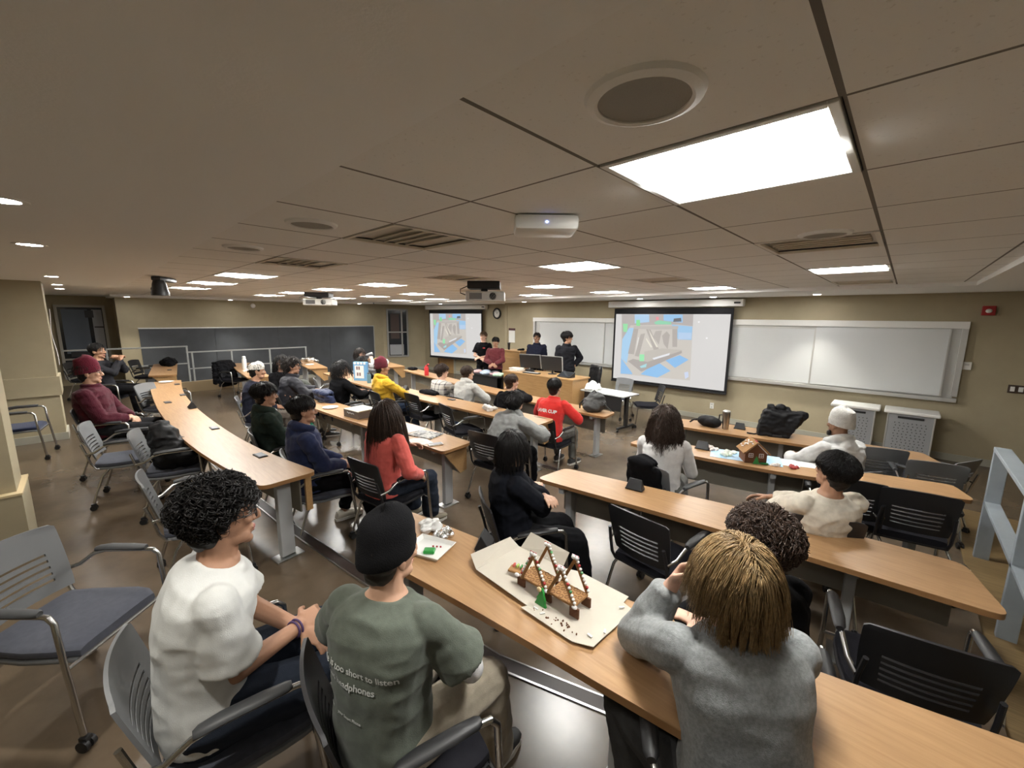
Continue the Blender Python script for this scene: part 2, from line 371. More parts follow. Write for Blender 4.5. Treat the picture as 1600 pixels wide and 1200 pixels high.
VL = {(-3, 0): 'slatted ceiling vent left of the white projector box, largest vent', (-6, 0): 'slatted ceiling vent second from the camera in the left row, beyond the larger vent', (0, 3): 'long dark ceiling vent on the right with a round speaker before it', (-6, 3): 'ceiling vent just in front of the black mounted projector', (-3, 6): 'ceiling vent left of the lit light above the right screen', (-9, 6): 'thin ceiling vent left of the black mounted projector', (0, 9): 'ceiling vent on the right, closest to the whiteboard wall'}
v0 = None
for q in VENT:
    v0, o = (vent(*q),)*2 if v0 is None else (v0, dup(v0, (GX+TS*(q[0]+.5), GY+TS*(q[1]+.5), CEIL)))
    o['label'] = VL[q]
M_GRILLE = mat('speaker_grille', (.36, .345, .31), rough=.7, bump=.5, bscale=900)
def ceiling_speaker(x, y, lab):
    t = empty('ceiling_speaker', (x, y, CEIL), 0, lab, 'speaker', 'round ceiling speakers')
    MB().lathe([(.098, 0), (.098, -.012), (.105, -.016), (.122, -.010), (.127, 0)], n=40).build('rim', M_DRYWALL, t)
    MB().lathe([(.0, -.010), (.05, -.0105), (.099, -.008), (.099, .0), (0, 0)], n=40).build('grille', M_GRILLE, t); return t
ceiling_speaker(-.47, .9, 'large round ceiling speaker in front of the nearest lit light')
ceiling_speaker(-2.31, .9, 'round ceiling speaker left of the slatted vent, second from camera')
ceiling_speaker(-3.47, .87, 'round ceiling speaker farthest to the left, beyond the two nearer ones')
ceiling_speaker(-.39, 2.93, 'round ceiling speaker beside the long vent on the right')
def downlight(x, y, z, lab, grp, power=0):
    t = empty('downlight', (x, y, z), 0, lab, 'downlight', grp)
    MB().lathe([(.062, .002), (.062, -.004), (.085, -.004), (.088, .002)], n=28).build('trim_ring', M_WHITE, t)
    MB().lathe([(.0, -.002), (.06, -.002), (.06, .002), (0, .002)], n=28).build('lamp', M_LED, t)
    if power:
        L = bpy.data.lights.new('downlight_beam', 'SPOT'); L.energy = power; L.spot_size = 1.7 if z > SOFF+.01 else 1.35; L.spot_blend = .8; L.color = (1, .96, .86); L.shadow_soft_size = .06
        lo = bpy.data.objects.new('downlight_beam', L); COL.objects.link(lo); lo.parent = t; lo.location = (0, 0, -.02)
zc = CEIL-.005
for x, lab in ((-2.82, 'round downlight at the left edge, nearest of its line'), (-4.47, 'round downlight at left, second of its line from camera'), (-8.09, 'round downlight beside the top of the far pier, third of its line'), (-10.3, 'round downlight past the far pier, fourth of its line'), (-12.0, 'round downlight past the far pier, farthest of its line')):
    downlight(x, -.17, zc, lab, 'downlights along the left', 22)
for x in (-1.17, .48): downlight(x, -.17, zc, 'added unseen downlight overhead behind the nearest desks, %s' % ('left one' if x < 0 else 'right one'), 'downlights along the left', 20)  # out of view: row carried on past its seen lamps to brighten the foreground
downlight(-14.6, .95, SOFF, 'small downlight above the left end of the grey board', 'wall washer downlights', 40)
downlight(-14.6, 3.2, SOFF, 'small downlight washing the middle of the grey board', 'wall washer downlights', 60)
downlight(-14.6, 7.2, SOFF, 'small downlight washing the corner beside the corridor window', 'wall washer downlights', 40)
downlight(-1.18, 8.85, SOFF, 'bright downlight over the right whiteboard', 'wall washer downlights', 40)
downlight(-7.97, 8.85, SOFF, 'small downlight above the left end of the left whiteboard', 'wall washer downlights', 16)
downlight(-4.44, 8.85, SOFF, 'small downlight behind the top of the right screen, left end', 'wall washer downlights', 16)
downlight(-2.87, 8.85, SOFF, 'small downlight behind the top of the right screen, right end', 'wall washer downlights', 16)
downlight(-11.9, 8.85, SOFF, 'small downlight above the left screen', 'wall washer downlights', 16)
# ---------------------------------------------------------------- desks
def wood_mat(name, c0, c1, sc=(1, 1, 1), rough=.38):
    m = mat(name, c0, rough=rough); nt = m.node_tree; N = nt.nodes; L = nt.links; b = N['Principled BSDF']
    tc = N.new('ShaderNodeTexCoord'); mp = N.new('ShaderNodeMapping'); L.new(tc.outputs['Object'], mp.inputs[0]); mp.inputs['Scale'].default_value = (sc[0]*3, sc[1]*40, sc[2]*40)
    n = N.new('ShaderNodeTexNoise'); n.inputs['Scale'].default_value = 1.4; n.inputs['Detail'].default_value = 6; n.inputs['Distortion'].default_value = .7; L.new(mp.outputs[0], n.inputs[0])
    r = N.new('ShaderNodeValToRGB'); r.color_ramp.elements[0].position = .3; r.color_ramp.elements[1].position = .68
    r.color_ramp.elements[0].color = (*c0, 1); r.color_ramp.elements[1].color = (*c1, 1); L.new(n.outputs[0], r.inputs[0]); L.new(r.outputs[0], b.inputs['Base Color'])
    return m
M_WOOD = wood_mat('maple_laminate', (.33, .185, .085), (.41, .245, .118))
M_WEDGE = mat('maple_edge', (.27, .14, .055), rough=.4)
M_WPANEL = wood_mat('maple_panel', (.31, .18, .075), (.38, .23, .10))
M_MODEST = mat('modesty_panel', (.20, .185, .15), rough=.5)
M_LEG = mat('desk_leg_paint', (.36, .37, .37), rough=.4)
DT = .73
def resamp(line, n):
    p = np.array(line, float); d = np.r_[0, np.cumsum(np.linalg.norm(np.diff(p, axis=0), axis=1))]; t = np.linspace(0, d[-1], n)
    for k in range(2):  # a soft curve through the measured points
        pass
    return np.stack([np.interp(t, d, p[:, 0]), np.interp(t, d, p[:, 1])], 1)
def smooth_line(p, it=6):
    p = p.copy()
    for _ in range(it): p[1:-1] = (p[:-2]+2*p[1:-1]+p[2:])/4
    return p
def desk(label, front, back, zf, legs, end_panel=0, group='long wooden lecture desks', chamfer=0., name='lecture_desk', modesty=True):
    """front / back: edges of the top, left to right as seen from the seats; legs: fractions along the desk"""
    n = 22
    f, k = smooth_line(resamp(front, n)), smooth_line(resamp(back, n))
    org = (f[n//2]+k[n//2])/2; root = empty(name, (org[0], org[1], zf), 0, label, 'desk', group)
    f, k = f-org, k-org
    def rnd(a, c, b, r=.07):
        u, v = a-c, b-c; u /= np.linalg.norm(u); v /= np.linalg.norm(v); return [c+u*r*(1-t)**2+v*r*t**2 for t in (0, .3, .5, .7, 1)]
    poly = rnd(k[0], f[0], f[1])+list(f[1:-1])+rnd(f[-2], f[-1], k[-1])+rnd(f[-1], k[-1], k[-2], .07)+list(k[1:-1][::-1])+rnd(k[1], k[0], f[0], .07)
    P = np.array(poly); area = np.sum(P[:, 0]*np.roll(P[:, 1], -1)-np.roll(P[:, 0], -1)*P[:, 1])
    if area < 0: P = P[::-1]
    MB().prism([tuple(q) for q in P], DT-.004, DT).build('desktop', M_WOOD, root, False)
    MB().prism([tuple(q) for q in P*1.0], DT-.032, DT-.0035).build('desktop_edge', M_WEDGE, root, True)
    def at(fr, w):
        i = fr*(n-1); a = int(min(i, n-2)); t = i-a; p = f[a]*(1-t)+f[a+1]*t; q = k[a]*(1-t)+k[a+1]*t; return p*(1-w)+q*w
    def ang(fr):
        a, b_ = at(max(fr-.02, 0), .5), at(min(fr+.02, 1), .5); d = b_-a; return math.atan2(d[1], d[0])
    for fr in legs:
        p = at(fr, .56); R = rotz(ang(fr)); b = MB(); b.box((*p, (DT-.04)/2+.01), (.055, .11, DT-.06), R)
        lg = b.build('leg', M_LEG, root, False, .006)
        b = MB().box((*p, .007), (.13, .22, .014), R); b.build('foot_plate', M_STEEL, lg, False, .003)
        b = MB(); q = at(fr, .15); q2 = at(fr, .9)
        c = (q+q2)/2; b.box((*c, DT-.06), (.045, .36, .05), R); b.build('bracket', M_LEG, lg, False)
    if modesty:
        b = MB(); fr = np.linspace(.02, .98, 18); m_ = [at(t, .83) for t in fr]; dd = [at(t, .80) for t in fr]
        b.loft([np.array([[*m_[i], DT-.36], [*dd[i], DT-.36], [*dd[i], DT-.033], [*m_[i], DT-.033]]) for i in range(18)]); b.build('modesty_panel', M_MODEST, root, False)
    if end_panel == 2: R = rotz(ang(.985)); MB().box((*at(.985, .93), DT-.19), (.022, .05, .31), R).build('end_panel', M_WPANEL, root, False)
    for e in ((1,) if end_panel == 1 else (0,) if end_panel == -1 else ()):
        fr = .985 if e else .015; R = rotz(ang(fr)); d0, d1 = at(fr, .14), at(fr, .985); t = (d1-d0); L = np.linalg.norm(t); t = t/L; nx = np.array([t[1], -t[0]])*.011
        prof = [(0, DT-.034), (L, DT-.034), (L, DT-.33), (L-.10, DT-.35)]
        A = [np.array([*(d0+t*u+nx), z]) for u, z in prof]; B = [np.array([*(d0+t*u-nx), z]) for u, z in prof]
        MB().loft([np.array(A), np.array(B)]).build('end_panel', M_WPANEL, root, False)
    return root
DESK = {}
DESK['near'] = desk('long wooden desk with the cardboard sheet and cookie bridge on it', [(-2.06, .90), (-1.6, .985), (-1.0, 1.06), (-.48, 1.11), (.66, 1.27)], [(-2.19, 1.34), (-1.64, 1.43), (-.7, 1.56), (-.05, 1.69), (.62, 1.86)], Z0, (.08, .53, .93))
DESK['curved'] = desk('long curved wooden desk, empty but for power pads and one plate', [(-9.9, .78), (-8.14, .65), (-6.6, .58), (-4.93, .59), (-3.94, .68), (-3.27, .79)], [(-9.9, 1.24), (-8.25, 1.03), (-6.64, .96), (-4.96, .98), (-3.92, 1.06), (-3.3, 1.2)], Z0, (.06, .36, .52, .97), end_panel=2)
DESK['A'] = desk('wooden desk beside the bob haired person, raised black outlet on top', [(-2.15, 2.58), (-.83, 2.76), (-.01, 2.82), (.52, 2.86)], [(-2.12, 2.95), (-.97, 3.17), (-.2, 3.31), (.40, 3.34)], Z1, (.07, .5, .80))
DESK['coral'] = desk('wooden desk with card box and newspaper beside the coral sweater woman', [(-9.4, 2.42), (-7.2, 2.26), (-5.58, 2.3), (-4.44, 2.39), (-3.28, 2.43)], [(-9.4, 2.86), (-6.81, 2.68), (-5.64, 2.74), (-4.69, 2.83), (-3.33, 2.86)], Z1, (.04, .35, .68, .965), end_panel=1)
DESK['hoodie'] = desk('wooden desk in front of the slouched grey hoodie person, tissue on top', [(-10.05, 3.93), (-7.9, 3.78), (-6.77, 3.75), (-4.52, 3.85), (-3.27, 3.87)], [(-10.1, 4.42), (-6.81, 4.22), (-5.25, 4.27), (-3.31, 4.33)], Z1, (.03, .32, .66, .97), end_panel=1)
DESK['B'] = desk('wooden desk with the gingerbread house on blue wrapping', [(-2.08, 4.07), (-.76, 4.22), (.55, 4.62)], [(-2.04, 4.44), (-1.42, 4.49), (-.35, 4.74), (.44, 4.95)], Z1, (.07, .5, .9))
DESK['red'] = desk('wooden desk before the red jersey person with a dark backpack on its end', [(-10.05, 6.12), (-7.62, 5.76), (-6.07, 5.55), (-5.15, 5.43), (-3.9, 5.35), (-3.15, 5.36)], [(-10.1, 6.58), (-8.02, 6.17), (-6.35, 5.97), (-4.5, 5.82), (-3.2, 5.77)], Z2, (.03, .32, .66, .965))
DESK['C'] = desk('front row wooden desk carrying the black tote bag and steel mug', [(-2.35, 5.62), (-1.82, 5.68), (-.82, 5.84), (.46, 6.10)], [(-2.35, 6.08), (-1.76, 6.25), (-.58, 6.40), (.30, 6.48)], Z2, (.07, .5, .92))
DESK['L1'] = desk('short wooden desk at far left with a dark jacket lying on it', [(-13.5, 1.19), (-11.0, .86)], [(-13.3, 1.63), (-10.87, 1.3)], Z0, (.1, .9), end_panel=1)
DESK['L2'] = desk('wooden desk with a tall white bottle near the grey board', [(-13.75, 2.87), (-12, 2.6), (-10.3, 2.44)], [(-13.6, 3.3), (-12, 3.04), (-10.25, 2.88)], Z1, (.08, .92), end_panel=1)
DESK['L3'] = desk('wooden desk with foil bundle and plate, wooden end panel facing the aisle', [(-13.5, 4.42), (-11.1, 4.0)], [(-13.4, 4.88), (-10.98, 4.45)], Z1, (.1, .9), end_panel=1)
DESK['L4'] = desk('wooden desk by the corridor window in front of the drinking woman', [(-13.4, 6.62), (-10.8, 6.18)], [(-13.3, 7.08), (-10.74, 6.64)], Z2, (.1, .9), end_panel=1)

# ---------------------------------------------------------------- chairs
M_SH_G = mat('grey_shell', (.15, .155, .16), rough=.45, bump=.1, bscale=500); M_SH_K = mat('black_shell', (.016, .016, .018), rough=.42, bump=.12, bscale=420)
M_NAVY = cloth('navy_seat_fabric', (.022, .028, .06), bscale=500); M_GSEAT = cloth('slate_seat_fabric', (.07, .075, .095), bscale=500); M_KSEAT = cloth('black_seat_fabric', (.014, .014, .018), bscale=500)
M_CHROME = mat('satin_chrome', (.52, .52, .51), rough=.25, metal=1.); M_PAD = mat('armrest_pad', (.05, .052, .055), rough=.5); M_PADK = mat('black_armrest_pad', (.015, .015, .016), rough=.5)
def chair_proto(shell, fabric, pad, arms=True):
    """stackable classroom chair, origin on the floor under the seat, facing +Y"""
    r = empty('classroom_chair')
    prof = []                                            # seat cushion: rounded slab that rolls down in front
    for y, z, w in ((-.21, .445, .20), (-.12, .438, .225), (0, .436, .235), (.12, .442, .235), (.19, .44, .225), (.235, .425, .20)):
        prof.append((y, z, w))
    rings = []
    for y, z, w in prof:
        t = np.linspace(0, 2*PI, 20, endpoint=False); c, s = np.cos(t), np.sin(t)
        rings.append(np.stack([w*np.sign(c)*np.abs(c)**.35, np.full(20, y), z+.026*np.sign(s)*np.abs(s)**.5], 1))
    MB().loft(rings).build('seat', fabric, r)
    rings = [np.stack([np.array([-w, w, w, -w])*1.02, np.full(4, y), z+np.array([-.045, -.045, -.022, -.022])], 1) for y, z, w in prof]
    MB().loft(rings).build('seat_pan', shell, r, bevel=.008)
    # back shell: curved panel with a window of horizontal slots
    us = np.linspace(-1, 1, 25); zs = [.50, .525, .55] ; slots = []
    z = .555
    for i in range(5): zs += [z, z+.013]; slots.append((z, z+.013)); z += .034
    zs += [.735, .77, .80, .825, .84]; zs = sorted(set(zs))
    def bp(u, z):
        h = (z-.5)/.34; w = .225*(1-.10*(1-h)**2) if z > .52 else .20
        if z > .82: w -= .02*((z-.82)/.02)**2
        y = -.235-.085*h-.03*math.sin(h*PI)*0+.035*(abs(u)**2)*(1-.2*h); zz = z+.012*(1-u*u)*(1 if h > .8 else 0)
        return (u*w, y, zz)
    V = np.array([[bp(u, q) for u in us] for q in zs]); F = []; n = len(us)
    for i in range(len(zs)-1):
        hole = any(abs(zs[i]-a) < 1e-6 for a, b_ in slots)
        for j in range(n-1):
            if hole and abs((us[j]+us[j+1])/2) < .68: continue
            F.append((i*n+j, i*n+j+1, (i+1)*n+j+1, (i+1)*n+j))
    MB().add(V.reshape(-1, 3), F).build('backrest', shell, r, True, solid=.012)
    for s in (-1, 1): MB().tube([(s*.20, -.10, .40), (s*.205, -.20, .41), (s*.21, -.235, .47), (s*.21, -.255, .56), (s*.20, -.29, .68)], .011, 8).build('back_frame', M_CHROME if shell is M_SH_G else M_SH_K, r)
    for s in (-1, 1):
        top = .665 if arms else .44
        pts = [(s*.275, .27, .075), (s*.272, .25, .30), (s*.27, .235, .44), (s*.27, .225, top-.03), (s*.268, .20, top-.004)]
        lg = MB().tube(pts, .0125, 10).build('leg', M_CHROME, r); wheel(lg, (s*.275, .275, 0))
        lg = MB().tube([(s*.21, -.10, .405), (s*.24, -.16, .33), (s*.262, -.245, .075)], .0115, 10).build('leg', M_CHROME, r); wheel(lg, (s*.263, -.25, 0))
        if arms:
            MB().tube([(s*.268, .205, top-.003), (s*.266, .17, top), (s*.262, -.06, top-.004), (s*.255, -.12, top-.02), (s*.24, -.19, top-.075), (s*.215, -.26, .57)], .0115, 10).build('arm_tube', M_CHROME, r)
            rg = []
            for y, w, dz in ((.165, .014, 0), (.15, .024, 0), (.08, .028, .002), (-.04, .028, .002), (-.10, .024, -.006), (-.115, .015, -.012)):
                t = np.linspace(0, 2*PI, 12, endpoint=False); rg.append(np.stack([s*.265+w*np.cos(t), np.full(12, y), top+.012+dz+.014*np.sin(t)], 1))
            MB().loft(rg).build('armrest', pad, r)
    MB().tube([(-.27, .235, .40), (.27, .235, .40)], .010, 8).build('stretcher', M_CHROME, r)
    return r
def wheel(leg, c):
    b = MB()
    for s in (-.015, .015): b.cyl((c[0]+s-.009, c[1], .028), .028, .018, 16, axis=0)
    b.box((c[0], c[1], .052), (.03, .035, .03)); b.build('caster', M_BLACK, leg)
PROTO = {}
def chair(x, y, zf, deg, label, kind='K', arms=True, group='classroom chairs'):
    """deg: direction the sitter looks, 0 = towards the front wall, positive turns left"""
    key = (kind, arms)
    if key not in PROTO:
        sh, fb, pd = {'K': (M_SH_K, M_KSEAT, M_PADK), 'G': (M_SH_G, M_GSEAT, M_PAD), 'N': (M_SH_G, M_NAVY, M_PAD)}[kind]
        o = PROTO[key] = chair_proto(sh, fb, pd, arms)
    else: o = dup(PROTO[key])
    o.location = (x, y, zf); o.rotation_euler = (0, 0, math.radians(deg)); tag(o, label, 'chair', group); return o
# ---------------------------------------------------------------- people
SKIN = {k: mat('skin_'+k, c, rough=.55, bump=.05, bscale=300, var=.06, vscale=18, spec=.35) for k, c in
        dict(fair=(.60, .37, .27), light=(.52, .31, .21), tan=(.37, .20, .125), brown=(.24, .125, .075)).items()}
M_EYE = mat('eye_white', (.7, .68, .65), rough=.2); M_IRIS = mat('iris', (.02, .012, .008), rough=.15); M_LIP = mat('lips', (.36, .13, .11), rough=.5)
M_SOLE = mat('shoe_sole', (.62, .60, .55), rough=.6)
def nrm(v): v = np.asarray(v, float); return v/(np.linalg.norm(v)+1e-9)
def ik(a, w, l1, l2, pole):
    a, w = np.asarray(a, float), np.asarray(w, float); d = w-a; L = np.linalg.norm(d); mx = (l1+l2)*.995
    if L > mx: w = a+d/L*mx; d = w-a; L = mx
    L = max(L, abs(l1-l2)+.02); t = d/np.linalg.norm(d); x = (l1*l1-l2*l2+L*L)/(2*L); h = math.sqrt(max(l1*l1-x*x, 0))
    p = nrm(pole); p = nrm(p-t*(p@t)); return a+t*x+p*h, w
def erings(pts, fr, prof, n=20, p=.8):
    """super-elliptic rings: pts centres, fr (right, fwd), prof (half width, half depth)"""
    t = np.linspace(0, 2*PI, n, endpoint=False); c = np.sign(np.cos(t))*np.abs(np.cos(t))**p; s = np.sign(np.sin(t))*np.abs(np.sin(t))**p
    return [np.asarray(P)+np.outer(c*w, r)+np.outer(s*d, f) for P, (r, f), (w, d) in zip(pts, fr, prof)]
def hand(mb, w, d, pn, side, S, curl=.5, spread=.12, thin=1.):
    """palm, four unequal bent fingers and a thumb; w wrist, d pointing direction, pn palm normal (the side fingers curl to)"""
    d = nrm(d); pn = nrm(np.asarray(pn)-d*(np.asarray(pn)@d)); x = np.cross(d, pn)*side      # x: towards the thumb
    pc = w+d*.05*S
    rg = []
    for u, wd, th in ((-.005, .027, .02), (.02, .036, .018), (.055, .042, .016), (.085, .041, .014), (.095, .034, .010)):
        t = np.linspace(0, 2*PI, 12, endpoint=False); rg.append(w+d*u*S+np.outer(np.cos(t)*wd*S, x)+np.outer(np.sin(t)*th*S, pn))
    mb.loft(rg)
    for k, (off, ln) in enumerate(((.031, .074), (.0105, .083), (-.0105, .077), (-.031, .060))):
        base = w+d*.088*S+x*off*S; dr = nrm(d+x*(off/.031)*spread); a = curl*(1+.12*k); p = base; r = (.0093-.0007*(k == 3))*S*thin
        for q, fr in enumerate((.45, .31, .24)):
            a2 = a*(.55, 1.35, 1.9)[q]; dv = nrm(dr*math.cos(a2)+pn*math.sin(a2)); e = p+dv*ln*fr*S*1.05; mb.cap(p, e, r*(1-.07*q), r*(.95-.09*q), 9); p = e
    b = w+d*.028*S+x*.03*S; e = b+nrm(d*.62+x*.70+pn*.35)*.042*S; mb.cap(b, e, .0125*S*thin, .0105*S*thin, 9); e2 = e+nrm(d*.88+x*.22+pn*(.3+.3*curl))*.038*S; mb.cap(e, e2, .0105*S*thin, .0085*S*thin, 9)
def head_shape(mb, c, R, S, nose=1.):
    X = lambda v: c+R @ (np.asarray(v, float)*S)
    E = lambda p, r: mb.ell(X(p), np.asarray(r)*S, R, 18, 12)
    E((0, -.014, .035), (.073, .094, .083)); E((0, .016, -.012), (.062, .073, .085)); E((0, .022, -.062), (.050, .062, .046)); E((0, .030, .028), (.064, .062, .06))
    E((0, .066, -.098), (.021, .020, .017)); E((-.031, .036, -.075), (.022, .04, .022)); E((.031, .036, -.075), (.022, .04, .022))
    E((0, .078, .031), (.045, .014, .010)); E((-.036, .066, -.014), (.02, .02, .018)); E((.036, .066, -.014), (.02, .02, .018))
    mb.tube([X((0, .078, .026)), X((0, .092, .008)), X((0, .104*(.9+.1*nose), -.014)), X((0, .107*(.9+.1*nose), -.026)), X((0, .088, -.034))], [.006*S, .0085*S, .0115*S, .0125*S, .007*S], 10)
    for s in (-1, 1): E((s*.011, .092, -.029), (.009, .010, .007))
    E((0, .080, -.058), (.024, .013, .0075)); E((0, .077, -.070), (.021, .013, .008))
    for s in (-1, 1):
        mb.loft([np.array([X((s*(.070+o), -.006+q*math.cos(t)*.9-.006*math.sin(t), -.008+h*math.sin(t))) for t in np.linspace(0, 2*PI, 14, endpoint=False)]) for o, q, h in ((-.004, .012, .022), (.006, .017, .03), (.013, .019, .033), (.016, .013, .026))])
def strands(c, R, S, n, length, seg=9, kind='straight', r=.0022, seed=1, face=.30, low=-.62, crown=(0, -.35, .94), lift=.012, amp=.010, freq=60., rad=(.083, .102, .093), ctr=(0, -.018, .04), back=None, part=0., grav=.0, hug=0, clump=0, cl=.75, rough=.0, side=None):
    """hair locks flowing from the crown over the skull; returns one mesh builder"""
    rs = np.random.RandomState(seed); out = []
    while len(out) < n:
        d = rs.normal(size=(n*3, 3)); d /= np.linalg.norm(d, axis=1)[:, None]
        lim = np.where(d[:, 1] > .2, face, np.where(d[:, 1] > -.15, low*.35-.05 if side is None else side, low))
        out += list(d[d[:, 2] > lim])
    D = np.array(out[:n]); RA = np.array(rad); cr = np.array(crown)/np.linalg.norm(crown); P = D*RA; L = length*(0.75+.5*rs.rand(n)); st = L/seg
    path = [P.copy()]; hr_ = rs.rand(n); up = R.T @ np.array([0, 0, 1.])
    for k in range(seg):
        nr = P/RA**2; nr /= np.linalg.norm(nr, axis=1)[:, None]
        away = P/RA-cr; away /= np.linalg.norm(away, axis=1)[:, None]
        g = -up*(.55+.6*k/seg+grav); fl = away*(.9-.5*k/seg)+g
        if part: fl[:, 0] += part*np.sign(P[:, 0]+.012)*np.clip(P[:, 2]/RA[2], 0, 1)
        ins = (np.linalg.norm(P/RA, axis=1) < 1.25)[:, None]
        fl = np.where(ins, fl-nr*np.minimum((fl*nr).sum(1), .1)[:, None], fl+(-up)*.6); fl /= np.linalg.norm(fl, axis=1)[:, None]
        P = P+fl*st[:, None]; q = np.linalg.norm(P/RA, axis=1); zf_ = .3+.7*np.clip((P[:, 2]/RA[2]+.55)/.9, 0, 1); want = 1+lift/.09*(.5+rs.rand(n)*.6)*zf_
        P = np.where((q < want)[:, None], P*(want/np.maximum(q, 1e-6))[:, None], P)
        if hug: q = np.linalg.norm(P/RA, axis=1); mx = 1+lift/.09*(.7+hr_*.9)*zf_+.01; P = np.where((q > mx)[:, None], P*(mx/q)[:, None], P)
        if back is not None:   # keep long hair behind the shoulders and off the neck
            lowm = P[:, 2] < -.06; P[:, 1] = np.where(lowm & (P[:, 1] > back) & (np.abs(P[:, 0]) < .10), P[:, 1]*.5+back*.5, P[:, 1])
        path.append(P.copy())
    A = np.array(path).transpose(1, 0, 2)                      # n, seg+1, 3
    if clump:
        G = rs.permutation(n)[:max(3, n//clump)]; near = G[np.argmin(((D[:, None, :]-D[None, G, :])**2).sum(2), axis=1)]
        w = (cl*np.linspace(0, 1, seg+1)**.8)[None, :, None]*(.6+.4*rs.rand(n, 1, 1)); off = (A[:, :1]-A[near][:, :1])*.25
        A = A*(1-w)+(A[near]+off)*w
    if rough: A = A+np.cumsum(rs.normal(size=A.shape)*rough*np.linspace(0, 1, seg+1)[None, :, None], axis=1)
    T = np.gradient(A, axis=1); T /= np.linalg.norm(T, axis=2)[:, :, None]+1e-9
    ref = np.zeros_like(T); ref[..., 0] = .3; ref[..., 1] = .2; ref[..., 2] = 1; U = np.cross(T, ref+.01*rs.rand(n, 1, 3)); U /= np.linalg.norm(U, axis=2)[:, :, None]+1e-9; W = np.cross(T, U)
    s = np.linspace(0, 1, seg+1)[None, :]*L[:, None]
    if kind in ('curly', 'wavy'):
        ph = rs.rand(n, 1)*6.28; sg = np.where(rs.rand(n, 1) > .5, 1, -1); am = amp*np.minimum(1, np.linspace(.3, 3, seg+1))[None, :]*(.6+.8*rs.rand(n, 1))
        A = A+U*(am*np.cos(s*freq*sg+ph))[..., None]+W*(am*np.sin(s*freq*sg+ph)*(1 if kind == 'curly' else .5))[..., None]
    th = r*(.6+.7*rs.rand(n, 1))*np.concatenate([np.linspace(.9, 1.1, 3), np.linspace(1.1, .35, seg-2)])[None, :]
    V = np.stack([A+(U*math.cos(a)+W*math.sin(a))*th[..., None] for a in (0, 2.094, 4.189)], 2)   # n,seg+1,3,3
    V = V.reshape(-1, 3); base = np.arange(n)[:, None, None]*(seg+1)*3+np.arange(seg)[None, :, None]*3
    F = []
    for j in range(3):
        k = (j+1) % 3; F.append(np.stack([base[..., 0]+j, base[..., 0]+k, base[..., 0]+3+k, base[..., 0]+3+j], -1).reshape(-1, 4))
    F = np.concatenate(F)
    V = (V*S+np.array(ctr)*S) @ R.T+c
    return V, F
def hair_obj(c, R, S, root, m, kind, n, seed, vox=.006, **k):
    b = MB(); X = lambda v: c+R @ (np.asarray(v, float)*S)
    vol = k.pop('vol', 1.); b.ell(X((0, -.021, .046)), np.array((.081, .096, .087))*S*vol, R, 20, 14)
    b.ell(X((0, -.042, .0)), np.array((.074, .066, .068))*S*vol, R, 18, 12); b.ell(X((0, -.040, -.032)), np.array((.062, .060, .076))*S, R, 18, 12)
    if k.pop('fringe', False): b.ell(X((0, .035, .082)), np.array((.066, .058, .034))*S, R, 16, 10)
    ln = k.get('length', .1)
    if ln > .3: b.loft(erings([X((0, -.055, .02)), X((0, -.085, -.10)), X((0, -.10, -.20)), X((0, -.10, -.02-ln*.72))], [(R[:, 0], R[:, 1])]*4, [(.07*S, .05*S), (.088*S, .045*S), (.085*S, .035*S), (.05*S, .02*S)]))
    me = remesh(b, vox, 2, .006, 22, seed, 'hair'); o = link('hair', me, m, root)
    if n:
        V, F = strands(c, R, S, n, kind=kind, seed=seed, **k); mm = MB().add(V, F).mesh('hair_locks'); bm = bmesh.new(); bm.from_mesh(me); bm.from_mesh(mm); bm.to_mesh(me); bm.free(); bpy.data.meshes.remove(mm)
        me.polygons.foreach_set('use_smooth', [True]*len(me.polygons))
    return o
HAIRM = {k: mat('hair_'+k, c, rough=.45, var=.45, vscale=55, spec=.35) for k, c in dict(black=(.0065, .0055, .0055), dark=(.016, .011, .009), brown=(.040, .023, .015), light=(.11, .065, .035), blond=(.25, .165, .075)).items()}
ARMS = {  # wrist (x out to the side, y forward, z above hips) and elbow pole
    'lap': ((.07, .30, .10), (.6, -.6, -.3)), 'desk': ((.16, .42, .24), (.9, -.2, -.5)), 'side': ((.25, .02, -.22), (.3, -1, 0)), 'fold': ((-.12, .22, .22), (.8, .0, -.7)),
    'chin': ((.03, .22, .50), (.5, .3, -1)), 'hip': ((.19, .05, .06), (1, -.5, 0)), 'clasp': ((.045, .24, .12), (.9, -.5, -.2)), 'rest': ((.24, .22, .17), (.6, -.8, 0)), 'knee': ((.13, .40, .06), (.8, -.2, -.2))}
PEOPLE = {}
